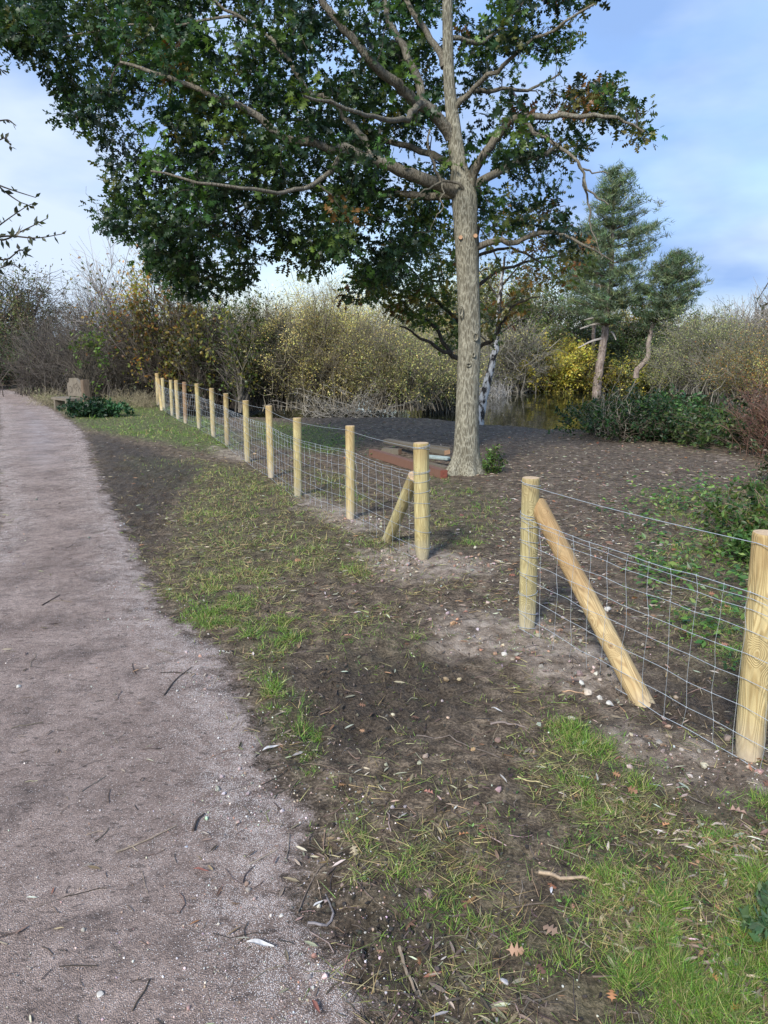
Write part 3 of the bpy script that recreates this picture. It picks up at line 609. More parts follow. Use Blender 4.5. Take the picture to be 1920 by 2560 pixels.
# sawn-off stubs and scars on the trunk
for px, py in ((1151, 594), (1188, 590)):
    c0 = P(px, py, TY-.13); a = Acc(); tubes(a, np.array([[0, .08, 0], [0, 0, 0]]), np.array([.026, .024]), 12, cap=True); o = a.obj('sawn_stub', M_CUT, oak); o.location = c0-ol+[0, -.035, 0]
for px, py, sx_, sz_ in ((1152, 777, .026, .06), (1189, 842, .03, .045), (1184, 887, .02, .025), (1172, 912, .03, .02)):
    c0 = P(px, py, TY-.155); t_ = np.linspace(0, 2*np.pi, 17); a = Acc()
    tubes(a, np.stack([sx_*np.cos(t_), 0*t_-.002, sz_*np.sin(t_)], 1), np.full(17, .010), 6)
    o = a.obj('branch_scar', M_BARK, oak, smooth=True); o.location = c0-ol+[0, 0, 0]; o.rotation_euler = (0, 0, .25 if px > 1170 else -.1)

# younger oak just behind it
Y2 = 13.2
oak2 = empty('young_oak_tree', (P(1180, 1100, Y2)[0], Y2, 0), label='low young oak with thin orange and green leaves behind the big trunk', cat='tree'); o2 = np.array(oak2.location)
L2 = [LM([(1182, 1120, 0), (1184, 1000, 0), (1180, 900, 0), (1186, 780, 0), (1190, 650, 0), (1196, 560, 0)], .10, .04, 20, Y2),
      LM([(1180, 915, 0), (1146, 897, -.1), (1112, 877, -.3), (1074, 858, -.5), (1030, 829, -.6), (1000, 815, -.7)], .05, .012, 16, Y2),
      LM([(1130, 885, -.2), (1078, 810, -.1), (1040, 790, 0), (996, 772, 0), (963, 738, 0), (930, 690, .1)], .035, .01, 16, Y2),
      LM([(1184, 840, 0), (1100, 760, .2), (1050, 700, .3), (1000, 640, .4)], .04, .01, 14, Y2),
      LM([(1184, 880, 0), (1225, 850, -.2), (1262, 800, -.4), (1290, 760, -.5), (1350, 740, -.6)], .04, .01, 14, Y2),
      LM([(1188, 720, 0), (1240, 680, .2), (1300, 660, .4), (1380, 640, .6), (1460, 660, .8)], .035, .008, 14, Y2),
      LM([(1192, 640, 0), (1260, 620, -.2), (1330, 640, -.3), (1400, 700, -.4)], .03, .008, 14, Y2)]
for i, (s_, r_) in enumerate(L2):
    a = Acc(); tubes(a, s_-o2, r_, 8); a.obj('trunk' if i == 0 else 'limb', M_DARKBARK, oak2, smooth=True)
PL = [(890, 690), (960, 610), (1060, 570), (1140, 560), (1150, 900), (1060, 880), (1010, 800), (930, 760)]
PR = [(1200, 490), (1290, 470), (1400, 540), (1500, 680), (1440, 720), (1330, 720), (1300, 800), (1230, 860), (1195, 850)]
att = np.concatenate([crown_points(190, PL, Y2, 1.2, rg, 80, .40, 1.4), crown_points(190, PR, Y2, 1.3, rg, 80, .42, 1.4)])
tpz, trz = grow(limb_nodes(L2), att, rg, r0=.004)
a = Acc(); tubes(a, tpz-o2, trz, 4); tag(a.obj('twigs', M_DARKBARK, oak2), kind='stuff')
tips = tpz[:, -1]; ppx, _ = proj(tips[:, 0], tips[:, 1], tips[:, 2]); left = (ppx < 1170)
cc = np.where(left[:, None], pal(len(tips), [(.07, .12, .03), (.12, .17, .035), (.26, .20, .04), (.2, .10, .03)], [4, 4, 1.5, .6], .2, rg), pal(len(tips), [(.12, .16, .04), (.34, .22, .05), (.32, .15, .04), (.20, .20, .05)], [3, 1, 1, 2], .2, rg))
a = Acc(); kk = left; sprays(a, tips[kk], norm(tpz[kk, -1]-tpz[kk, -3]), 15, rg, .10, .26, cc[kk]); sprays(a, tips[~kk], norm(tpz[~kk, -1]-tpz[~kk, -3]), 8, rg, .095, .26, cc[~kk])
o = tag(a.obj('crown', M_LEAF, oak2), kind='stuff'); o.location = -o2

# ------------------------------------------------------------ shrubs and thickets
def shrub(name, label, cat, base, size, stems, twigs, leaves, cols, wts=None, ls=.05, twc=(.10, .085, .07), seed=0, group=None, upright=.5, shell=.35, clump=.5, sr=.014, leafbase=.1, tr=.004, gap=.4, spread=.35, tmpl=(LEAF_V, LEAF_F), shag=1.0):
    rng = np.random.default_rng(seed+1000); rx, ry, hh = size; base = np.array(base, float)
    o = empty(name, base, label=label, cat=cat, group=group)
    # stem ends spread over a dome
    u = rng.random(stems); th = rng.uniform(0, 2*np.pi, stems); rr = np.sqrt(u)*(.75+.35*rng.random(stems)); zt = hh*(np.sqrt(np.clip(1-u*.8, 0, 1))*(.55+.50*rng.random(stems)**.8))
    E = np.stack([rx*rr*np.cos(th), ry*rr*np.sin(th), zt], 1); B = np.stack([rx*spread*rng.normal(size=stems)*.8, ry*spread*rng.normal(size=stems)*.8, np.full(stems, -.1)], 1)
    n = 9; s = np.linspace(0, 1, n)[None, :, None]; Pm = B[:, None]*(1-s)+E[:, None]*s
    Pm[:, :, :2] = B[:, None, :2]*(1-s**(1+upright))+E[:, None, :2]*s**(1+upright); Pm += rng.normal(size=Pm.shape)*.035*hh*np.sin(np.pi*s*.9)*shag
    rad = np.linspace(1, .22, n)[None]*sr*rng.uniform(.6, 1.3, (stems, 1)); a = Acc()
    tc_ = np.array(twc)*.8; tubes(a, Pm, rad, 4, np.clip(tc_*(1+.3*rng.normal(size=(stems, 1))), .01, .6))
    # twigs
    i = rng.integers(0, stems, twigs); j = rng.integers(2, n, twigs); b = Pm[i, j]; Lt = hh*rng.uniform(.08, .3, twigs)[:, None]
    dirn_ = norm(np.stack([b[:, 0]/rx, b[:, 1]/ry, .35+.8*upright+0*b[:, 0]], 1)+rng.normal(size=(twigs, 3))*.6); m_ = 5; s2 = np.linspace(0, 1, m_)[None, :, None]
    Q = b[:, None]+dirn_[:, None]*Lt[:, None]*s2; Q += rng.normal(size=Q.shape)*.05*Lt[:, None]*s2; Q[:, :, 2] -= .12*Lt*s2[..., 0]**2
    tubes(a, Q, np.linspace(1, .5, m_)[None]*tr*rng.uniform(.6, 1.4, (twigs, 1)), 3, np.clip(tc_*(1.15+.35*rng.normal(size=(twigs, 1))), .01, .7))
    tag(a.obj('stems', M_TWIG, o), kind='stuff')
    if leaves:
        k = rng.integers(0, twigs, leaves); q = rng.random((leaves, 1)); ps = Q[k, 0]*(1-q)+Q[k, -1]*q+rng.normal(size=(leaves, 3))*.03*hh
        cl = fbm((ps[:, 0]+base[0])*2.2+ps[:, 1], (ps[:, 2])*2.2+ps[:, 1]*.8, seed+60, 3); ps = ps[(cl > gap*rng.uniform(.8, 1.15, leaves)) & (ps[:, 2] > leafbase*hh*rng.random(leaves))]
        m2 = len(ps); c = pal(m2, cols, wts, .22, rng)
        hv = fbm((ps[:, 0]+base[0])*1.1, ps[:, 2]*1.1, seed+70, 2); c = c*(.55+.9*sm(.3, .7, hv)[:, None])
        a = Acc(); scatter(a, tmpl[0], tmpl[1], ps, rdir(m2, rng=rng), rdir(m2, rng=rng)+[0, -.3, .5], ls*rng.uniform(.6, 1.4, m2), c); tag(a.obj('foliage', M_LEAF, o), kind='stuff')
    return o
def at(px, Yd, z=0.): p = P(px, 900, Yd); return (p[0], Yd, z)
def H(py, Yd): return P(960, py, Yd)[2]     # height of a photo row at distance Yd
YG = [(.30, .26, .09), (.21, .20, .075), (.36, .31, .11), (.15, .165, .06)]; OL = [(.10, .11, .045), (.14, .14, .06), (.07, .085, .035)]; BRN = [(.12, .085, .05), (.08, .06, .04), (.09, .09, .045)]
OR = [(.34, .19, .04), (.28, .12, .03), (.20, .18, .04), (.10, .13, .03)]; GR = [(.05, .085, .025), (.08, .12, .03), (.035, .06, .022)]; YE = [(.30, .26, .045), (.24, .20, .035), (.15, .17, .045)]
SH = [
 ('hawthorn_bush', 'brown green rounded bush at the far left beyond the path', 'bush', at(20, 36), (3.4, 3, H(665, 36)), 130, 3200, 20000, BRN+OL, None, .11, (.10, .075, .055), .05),
 ('hawthorn_bush', 'darker low bush at the left edge where the path disappears', 'bush', at(-60, 31), (3.2, 3, H(800, 31)), 80, 1600, 6000, GR+BRN, None, .10, (.08, .06, .045), .1),
 ('bare_thicket', 'leafless grey brown thicket left of the carved bench', 'thicket', at(150, 27.5), (2.6, 2, H(800, 27.5)), 240, 4200, 900, BRN, None, .05, (.15, .125, .105), 1),
 ('bare_thicket', 'tall leafless grey thicket right behind the carved bench', 'thicket', at(265, 26), (2.8, 2, H(725, 26)), 330, 5200, 1500, OL+BRN, None, .05, (.17, .145, .12), 1),
 ('bare_thicket', 'dense dark twiggy thicket behind the farthest fence posts', 'thicket', at(430, 25), (2.7, 2, H(750, 25)), 330, 5200, 5200, OL+BRN, None, .06, (.11, .09, .07), 1),
 ('bramble_thicket', 'dark arching bramble thicket behind the middle of the long fence', 'thicket', at(570, 23.5), (2.4, 1.7, H(735, 23.5)), 320, 4600, 6500, GR+OL, None, .07, (.13, .10, .08), .3),
 ('bramble_thicket', 'twiggy green brown thicket left of the yellow willow', 'thicket', at(668, 22.5), (1.6, 1.7, H(770, 22.5)), 230, 3000, 7500, OL+GR, None, .06, (.13, .11, .085), .5),
 ('willow_bush', 'straw yellow domed willow at the water left of the trunk', 'bush', at(800, 22.5), (2.2, 1.8, H(700, 22.5)), 330, 5200, 19000, YG[::2]+[(.34, .28, .10)], None, .05, (.22, .19, .13), .5),
 ('willow_bush', 'olive willow with pale twigs at the pond just left of the trunk', 'bush', at(985, 22.3), (2.1, 1.6, H(815, 22.3)), 300, 4600, 13000, YG+OL, None, .05, (.21, .18, .13), .5),
 ('willow_bush', 'tall pale willow rising behind the straw yellow one', 'bush', at(900, 27), (3.2, 2.4, H(725, 27)), 260, 4200, 12000, YG, None, .06, (.26, .23, .17), 1),
 ('willow_bush', 'grey green willow seen between the oak trunk and the birch', 'bush', at(1120, 24.5, -.3), (1.3, 1.5, H(800, 24.5)), 220, 3600, 12000, OL+YG, None, .05, (.20, .18, .14), .6),
 ('willow_bush', 'pale feathery willow hanging over the pond right of the birch', 'bush', at(1268, 34.5, -.4), (2.1, 1.6, H(790, 34.5)+.4), 220, 3600, 9000, OL+YG, None, .055, (.24, .22, .18), .5),
 ('willow_bush', 'bright yellow willow bush reflected in the pond', 'bush', at(1395, 35.2, -.5), (2.8, 2.0, H(850, 35.2)+.5), 130, 2400, 15000, YE, [2, 2, 1], .11, (.12, .10, .06), .2),
 ('willow_bush', 'low yellow green bush at the foot of the big pine', 'bush', at(1565, 35.6, -.5), (2.6, 1.6, H(885, 35.6)+.5), 120, 2000, 9000, YE+OL, None, .10, (.12, .10, .06), .2),
 ('willow_bush', 'large grey green domed willow right of the leaning pine', 'bush', at(1770, 30), (2.6, 2.4, H(775, 30)), 300, 5200, 17000, OL+[(.22, .21, .08)], None, .055, (.19, .175, .14), .5),
 ('willow_bush', 'grey green willow touched with orange at the right edge', 'bush', at(1905, 25), (2.3, 2, H(815, 25)), 260, 4200, 12000, OL+OR[:2]+YG, None, .055, (.19, .17, .13), .5),
 ('willow_bush', 'shadowy olive bush at the far waterline left of the yellow one', 'bush', at(1285, 35.5, -.5), (2.2, 1.6, H(840, 35.5)+.5), 130, 2400, 7000, OL+GR, None, .09, (.10, .09, .07), .2),
 ('willow_bush', 'dark green bush at the far waterline under the crooked pine', 'bush', at(1655, 35.5, -.5), (2.4, 1.6, H(850, 35.5)+.5), 130, 2400, 9000, GR+OL, None, .09, (.10, .09, .07), .2),
 ('bare_birch_scrub', 'pale leafless scrub above the right hand willow', 'scrub', at(1895, 34), (2.6, 2, H(745, 34)), 220, 4200, 1800, YG, None, .06, (.30, .27, .23), 1.2),
 ('woodland_tree', 'dark green tree across the pond behind the yellow willow', 'tree', at(1330, 44), (4.6, 3.4, H(700, 44)), 90, 2200, 13000, OL+GR, None, .15, (.12, .10, .08), .4),
 ('woodland_tree', 'dim green tree across the pond between the two pines', 'tree', at(1590, 45), (4.4, 3.4, H(770, 45)), 90, 2200, 13000, GR+OL, None, .15, (.10, .09, .07), .4),
 ('woodland_tree', 'orange yellow tree glimpsed between the pine trunks', 'tree', at(1565, 52), (3.6, 3, H(755, 52)), 70, 1600, 8000, OR+YE, None, .16, (.14, .10, .07), .6),
 ('woodland_tree', 'hazy olive tree filling the gap behind the oak trunk', 'tree', at(1130, 44), (5, 3, H(690, 44)), 90, 2200, 15000, YG+OL, None, .15, (.18, .16, .13), .8),
 ('woodland_tree', 'yellow leaved tree behind the birch across the pond', 'tree', at(1240, 50), (4.0, 3, H(665, 50)), 90, 2200, 9000, YE+YG, None, .14, (.20, .17, .13), .9),
 ('woodland_tree', 'dull green tree beyond the right hand willows', 'tree', at(1760, 48), (5, 3, H(790, 48)), 90, 2200, 12000, OL+GR, None, .15, (.14, .12, .09), .5),
 ('woodland_tree', 'far brown tree closing the view at the right edge', 'tree', at(1960, 46), (5, 3, H(780, 46)), 90, 2200, 8000, OL+BRN, None, .15, (.22, .19, .15), .7),
 ('woodland_tree', 'pale yellow tree beyond the dome of the straw willow', 'tree', at(780, 36), (4.5, 3, H(770, 36)), 150, 3200, 10000, YG+OL, None, .10, (.24, .21, .16), .9),
 ('woodland_tree', 'dull far tree behind the dark bramble thicket', 'tree', at(560, 36), (5, 3, H(775, 36)), 110, 2600, 12000, OL+GR, None, .12, (.15, .13, .10), .7),
 ('woodland_tree', 'distant grey tree behind the leafless thickets at the left', 'tree', at(240, 42), (6, 3, H(775, 42)), 110, 3000, 4000, OL+BRN, None, .12, (.17, .15, .13), .9),
]
for i, (nm, lb, ct_, b, sz, st1, tw1, lv, cols, wt, ls, twc, up) in enumerate(SH):
    far_ = b[1] > 33; shrub(nm, lb, ct_, b, sz, st1, tw1, int(lv*2.6), [tuple(min(.6, v*(1.75 if 'willow' in nm else .8 if 'thicket' in nm else 1.25)) for v in c) for c in cols], wt, ls*.98, tuple(q*(.6 if 'thicket' in nm else 1) for q in twc), seed=i, upright=up, sr=.04 if far_ else .016, tr=.010 if far_ else .0045, gap=.38)
# tall bare saplings over the bench, sapling with orange leaves, green sapling
shrub('bare_sapling', 'tall pale leafless sapling rising above the thicket near the bench', 'tree', at(285, 25.5), (.9, .6, H(570, 25.5)), 22, 600, 130, OR, None, .07, (.30, .27, .24), seed=71, upright=1.3, sr=.03, tr=.007, spread=.25)
shrub('oak_sapling', 'young tree with orange and yellow leaves above the farthest posts', 'tree', at(420, 23.2), (2.0, .9, H(590, 23.2)), 60, 1300, 13000, OR+YE, None, .10, (.10, .08, .06), seed=72, upright=1.0, sr=.03, tr=.006, spread=.15, gap=.40, leafbase=.6, tmpl=(OAK_V, OAK_F))
shrub('oak_sapling', 'green leaved sapling just above the carved bench', 'tree', at(205, 22.6), (.8, .5, H(790, 22.6)), 12, 260, 1100, [(.10, .17, .03), (.16, .2, .04), (.06, .11, .025)], None, .11, (.12, .10, .07), seed=73, upright=.8, sr=.02, tr=.005, spread=.15, gap=.45, leafbase=.5, tmpl=(OAK_V, OAK_F))
shrub('oak_sapling', 'slim sapling with lime green leaves behind the middle fence posts', 'tree', at(603, 21.2), (.9, .6, H(700, 21.2)), 14, 320, 1900, [(.13, .17, .03), (.3, .26, .05), (.08, .12, .025)], None, .10, (.17, .15, .12), seed=74, upright=1.1, sr=.025, tr=.005, spread=.12, gap=.45, leafbase=.35, tmpl=(OAK_V, OAK_F))
shrub('oak_sapling', 'sapling of mixed green and gold leaves behind the sixth post', 'tree', at(500, 22.4), (1.2, .7, H(720, 22.4)), 22, 420, 2600, [(.13, .15, .03), (.3, .24, .05), (.09, .11, .03)], None, .11, (.12, .10, .08), seed=75, upright=1.0, sr=.025, tr=.005, spread=.15, gap=.46, leafbase=.5, tmpl=(OAK_V, OAK_F))
shrub('fallen_brushwood', 'tangle of silvery dead branches dipping into the pond', 'brushwood', at(1240, 31, -.4), (1.1, .6, 1.1), 34, 420, 0, OL, None, .05, (.33, .32, .30), seed=76, upright=.1, sr=.014, tr=.006)
shrub('fallen_brushwood', 'pale dead twigs arching at the water under the willow', 'brushwood', at(870, 20.6, -.2), (2.0, .7, .95), 40, 500, 0, OL, None, .05, (.33, .30, .25), seed=77, upright=.1, sr=.010, tr=.004)
shrub('bramble_mound', 'wide dark green bramble mound beside the pond', 'bramble', (4.95, 14.4, 0), (1.65, 1.4, .88), 180, 1700, 15000, [(.03, .07, .024), (.05, .11, .035), (.09, .17, .045)], [3, 2, 1.5], .075, (.13, .10, .07), seed=78, upright=.0, sr=.006, tr=.004, leafbase=.0, gap=.30, spread=.5)
shrub('bramble_mound', 'lower green bramble patch right of the dark mound', 'bramble', (6.2, 13.0, 0), (1.4, 1.0, .8), 110, 1100, 8000, [(.03, .065, .022), (.06, .10, .03), (.10, .14, .04)], None, .08, (.13, .10, .07), seed=79, upright=.0, sr=.006, tr=.004, leafbase=.0, gap=.33, spread=.5)
shrub('dead_stalks', 'tangle of reddish brown dead stalks at the right edge', 'weeds', (6.0, 11.5, 0), (.7, .7, 1.5), 130, 1500, 3000, [(.12, .055, .04), (.08, .04, .03), (.16, .10, .06)], None, .04, (.15, .085, .06), seed=80, upright=.9, sr=.006, tr=.0035, spread=.4)
shrub('dead_stalks', 'pale dry stalks leaning over the dark bramble mound', 'weeds', (4.2, 14.1, 0), (.8, .6, 1.35), 26, 60, 0, OL, None, .04, (.36, .32, .25), seed=81, upright=.9, sr=.007, tr=.004, spread=.2)
shrub('weedy_bush', 'mixed green and yellow weeds at the right edge behind the fence', 'weeds', (3.3, 6.1, 0), (.5, 1.1, .55), 80, 700, 5200, [(.08, .16, .04), (.13, .22, .05), (.22, .24, .06)], [3, 2, 1], .055, (.17, .12, .08), seed=82, upright=.5, sr=.005, tr=.003, leafbase=0, gap=.35, spread=.5)
shrub('weedy_bush', 'taller nettles and dry stems beside the far right clearing', 'weeds', (5.0, 8.9, 0), (.5, .9, .8), 80, 700, 4000, [(.05, .10, .03), (.10, .15, .04), (.16, .10, .05)], [3, 2, 1], .055, (.20, .14, .09), seed=83, upright=.6, sr=.005, tr=.003, leafbase=0, gap=.38, spread=.5)
shrub('small_shrub', 'small leafy shrub growing at the right foot of the oak', 'bush', (*G(1228, 1188)[:2], 0), (.22, .2, .42), 24, 160, 900, [(.09, .17, .035), (.14, .22, .05), (.06, .11, .03)], None, .045, (.12, .09, .06), seed=84, upright=.5, sr=.004, tr=.002, leafbase=.1, gap=.3, spread=.3)
shrub('nettle_patch', 'dark green nettle patch in front of the carved bench', 'weeds', (*G(235, 1040)[:2], 0), (.95, .5, .42), 90, 700, 4600, [(.03, .085, .035), (.05, .12, .045), (.02, .06, .03)], None, .085, (.06, .08, .03), seed=85, upright=.3, sr=.005, tr=.003, leafbase=0, gap=.25, spread=.5)
for q, (px, yy, lb) in enumerate(((120, 22.5, 'dry straw coloured tussock left of the carved bench'), (300, 22.0, 'dry straw coloured tussock between the bench and the farthest post'), (355, 21.6, 'small dry tussock at the foot of the farthest post'))):
    shrub('dry_grass_tussock', lb, 'grass', at(px, yy), (1.0 if q < 2 else .5, .5, .55), 170, 300, 0, OL, None, .05, (.34, .29, .18), seed=90+q, upright=.3, sr=.004, tr=.003, spread=.5)

shrub('weed_clump', 'grey green prickly weed at the right edge in the lower grass', 'weeds', (*G(1935, 2360)[:2], 0), (.10, .12, .14), 22, 90, 600, [(.06, .11, .05), (.10, .16, .08)], None, .035, (.10, .12, .06), seed=95, upright=.2, sr=.002, tr=.001, leafbase=0, gap=.2, spread=.4)
shrub('weed_clump', 'feathery green fern like weed above the nearest post', 'weeds', (*G(1905, 1420)[:2], 0), (.28, .3, .34), 40, 300, 1800, [(.10, .22, .05), (.15, .28, .07)], None, .05, (.12, .16, .06), seed=96, upright=.4, sr=.003, tr=.0015, leafbase=0, gap=.2, spread=.4)
# birch
bt_ = empty('birch_tree', (*P(1201, 1050, 17.9)[:2], 0), label='leaning white and black birch stem close behind the oak trunk', cat='tree'); bl = np.array(bt_.location)
s_, r_ = LM([(1196, 1075, 0), (1203, 1030, 0), (1222, 940, 0), (1238, 870, 0), (1246, 800, 0), (1252, 720, 0), (1262, 640, 0)], .12, .025, 26, 17.9)
a = Acc(); tubes(a, s_-bl, r_, 12); a.obj('trunk', M_BIRCH, bt_, smooth=True)
brs = []
for p0, dx, dz_ in ((12, -1., .5), (14, 1.1, .4), (16, -1.2, .9), (17, 1.2, .9), (19, -1, 1.1), (21, 1.2, 1), (23, -.8, 1.2)):
    q = s_[p0]; e = q+np.array([dx, R.uniform(-.5, .5), dz_]); m_ = (q+e)/2+[0, 0, .15]; sp_ = spline(np.array([q, m_, e]), 10); rr_ = np.linspace(.025, .006, 10); brs.append((sp_, rr_)); a = Acc(); tubes(a, sp_-bl, rr_, 6); a.obj('limb', M_DARKBARK, bt_)
att = np.concatenate([b_[0][-4:]+R.normal(size=(4, 3))*.35 for b_ in brs]*4); tpz, trz = grow(limb_nodes(brs), att, rg, r0=.004); a = Acc(); tubes(a, tpz-bl, trz, 3); tag(a.obj('twigs', M_DARKBARK, bt_), kind='stuff')
a = Acc(); sprays(a, tpz[:, -1]-bl, norm(tpz[:, -1]-tpz[:, -2]), 12, rg, .06, .3, pal(len(tpz), YG+OL, None, .2, rg), (LEAF_V, LEAF_F)); tag(a.obj('crown', M_LEAF, bt_), kind='stuff')

# pines
def pine(label, tpts, r0, r1, Yd, crown_px, seed, levels):
    """levels: rows (py, left px, right px) of the crown outline"""
    rng = np.random.default_rng(seed); s_, r_ = LM(tpts, r0, r1, 30, Yd); o = empty('pine_tree', (s_[0][0], Yd, 0), label=label, cat='tree'); ol_ = np.array(o.location)
    a = Acc(); tubes(a, s_-ol_, r_, 10); a.obj('trunk', M_PINEBARK, o, smooth=True)
    B = []; lv = np.array(levels, float); ys = np.linspace(lv[0, 0], lv[-1, 0], crown_px); ys = np.where(ys > lv[0, 0]+60, lv[0, 0]+60+np.round((ys-lv[0, 0]-60)/31)*31, ys)
    tz = np.interp(s_[:, 2], s_[:, 2], s_[:, 2])
    for y_ in ys:
        lft, rgt = np.interp(y_, lv[:, 0], lv[:, 1]), np.interp(y_, lv[:, 0], lv[:, 2]); z0 = P(960, y_, Yd)[2]
        i = int(np.argmin(np.abs(s_[:, 2]-(z0-.4)))); q = s_[i]
        for k in range(4):
            th = rng.uniform(0, 2*np.pi); xl = P(lft, y_, Yd)[0]-q[0]; xr = P(rgt, y_, Yd)[0]-q[0]
            c_ = math.cos(th); ln = (abs(xr) if c_ > 0 else abs(xl))*rng.uniform(.65, 1.05); e = q+np.array([c_*ln, math.sin(th)*max(abs(xl), abs(xr))*.75, 0]); e[2] = z0+rng.normal()*.07+.13*ln
            m_ = q*.5+e*.5; m_[2] -= .05*ln; sp_ = spline(np.array([q, m_, e]), 9); B.append((sp_, np.linspace(.035, .008, 9)))
    for sp_, rr_ in B[:60:6]+B[60:120:8]: a = Acc(); tubes(a, sp_-ol_, rr_, 5); a.obj('limb', M_PINEBARK, o)
    a = Acc(); tubes(a, np.array([b_[0] for b_ in B])-ol_, np.array([b_[1]*.8 for b_ in B]), 3, (.12, .09, .07)); tag(a.obj('branches', M_TWIG, o), kind='stuff')
    tips = []
    for sp_, _ in B:
        Lb = np.linalg.norm(sp_[-1]-sp_[0]); n_ = int(3+Lb*5); u = rng.uniform(.3, 1.03, n_); p = np.stack([np.interp(u*8, np.arange(9), sp_[:, c]) for c in range(3)], 1); p += rng.normal(size=(n_, 3))*[.24, .24, .035]*(.4+Lb*.33); tips.append(p)
    tips = np.concatenate(tips); n_ = 11; m_ = len(tips)*n_; pos = np.repeat(tips, n_, 0)+rng.normal(size=(m_, 3))*.05; Xd = rng.normal(size=(m_, 3)); Xd[:, 2] = np.abs(Xd[:, 2])*.8+.1
    NV = [(0, .06, 0), (0, -.06, 0), (1, 0, 0)]; a = Acc(); c = np.repeat(pal(len(tips), [(.12, .17, .095), (.17, .23, .12), (.085, .125, .08), (.23, .27, .13)], None, .15, rng), n_, 0)
    scatter(a, NV, [(0, 1, 2)], pos-ol_, Xd, rdir(m_, rng=rng), rng.uniform(.16, .30, m_), c*(1+.2*rng.normal(size=(m_, 1)))); tag(a.obj('needles', M_LEAF, o), kind='stuff')
    return o
pn = pine('tallest pine with leaning pinkish trunk across the pond', [(1488, 1005, 0), (1497, 930, 0), (1510, 850, 0), (1520, 760, 0), (1527, 680, 0), (1532, 560, 0), (1540, 430, 0)], .21, .04, 34.0, 58, 1,
     [(420, 1530, 1550), (450, 1500, 1590), (500, 1480, 1630), (540, 1465, 1620), (600, 1440, 1690), (650, 1420, 1620), (690, 1400, 1660), (760, 1400, 1620), (800, 1420, 1560)])
for (ya, xa, xb, yb_) in ((808, 1505, 1450, 822), (845, 1500, 1445, 870), (795, 1508, 1460, 800), (830, 1520, 1540, 850)):
    a = Acc(); q = P(xa+8, ya, 34); e = P(xb, yb_, 33.6); tubes(a, spline(np.array([q, (q+e)/2+[0, 0, .06], e]), 8)-np.array(pn.location), np.linspace(.06, .02, 8), 5); a.obj('dead_branch', flat('pale_dead_branch', (.40, .36, .32), .9), pn)
pine('slimmer grey pine standing just left of the tallest pine', [(1478, 960, 0), (1482, 880, 0), (1486, 800, 0), (1492, 700, 0), (1490, 600, 0)], .12, .04, 39, 34, 2,
     [(560, 1470, 1500), (600, 1440, 1530), (660, 1420, 1540), (700, 1400, 1540), (740, 1385, 1550), (780, 1370, 1520)])
pine('crooked pine leaning right with a bent reddish trunk', [(1590, 945, 0), (1592, 925, 0), (1618, 895, 0), (1622, 850, 0), (1634, 810, 0), (1650, 770, 0), (1680, 700, 0), (1690, 650, 0)], .125, .035, 33.5, 40, 3,
     [(630, 1680, 1710), (665, 1630, 1752), (700, 1600, 1745), (735, 1580, 1765), (770, 1580, 1745), (800, 1610, 1710)])

# twigs of a tree just outside the left edge
def hang(label, lines, Yd, seed, nl, name='overhanging_branch', side_=1):
    rng = np.random.default_rng(seed); o = empty(name, P(*lines[0][0], Yd), label=label, cat='branch', group='twigs reaching in from trees beyond the frame'); l0 = np.array(o.location); a = Acc(); la = Acc()
    for ln in lines:
        w_ = np.array([P(p[0], p[1], Yd+rng.uniform(-.1, .1)) for p in ln]); s_ = spline(w_, 14); a = Acc(); tubes(a, s_-l0, np.linspace(.008, .0025, 14), 4, (.05, .04, .03)); a.obj('twig', M_TWIG, o)
        u = rng.uniform(.15, 1, nl); p = np.stack([np.interp(u*13, np.arange(14), s_[:, c]) for c in range(3)], 1); X_ = rdir(nl, rng=rng); X_[:, 0] = X_[:, 0]*.6+.4*side_; scatter(la, LEAF_V, LEAF_F, p-l0, X_, rdir(nl, rng=rng), .05*rng.uniform(.6, 1.3, nl), pal(nl, [(.04, .05, .03), (.07, .075, .035)], None, .2, rng))
    tag(la.obj('leaves', M_LEAF, o), kind='stuff')
hang('leafy twigs entering at the left edge above the brown bush', [[(-90, 640), (-10, 570), (60, 520), (80, 510)], [(-60, 600), (20, 590), (90, 595), (155, 585)], [(-60, 620), (10, 650), (50, 625), (70, 640)], [(-80, 640), (-10, 670), (30, 660), (60, 680)], [(-60, 560), (0, 600), (60, 575), (120, 545)]], 5.2, 5, 26)
hang('bare forked twig entering halfway up the left edge', [[(-80, 430), (-10, 460), (30, 475), (90, 494)], [(-10, 460), (20, 485), (50, 505), (70, 512)]], 5.4, 6, 3)
hang('small leafy twig at the left edge below the oak foliage', [[(-80, 260), (-20, 300), (20, 300), (40, 315)], [(-60, 330), (-10, 350), (15, 345), (28, 370)], [(-50, 150), (-15, 165), (4, 175)]], 5.4, 7, 12)
hang('drooping leafy twig entering at the right edge above the willows', [[(2000, 620), (1940, 680), (1900, 740), (1890, 760)], [(2000, 700), (1930, 750), (1895, 770)]], 7.0, 8, 14, side_=-1)

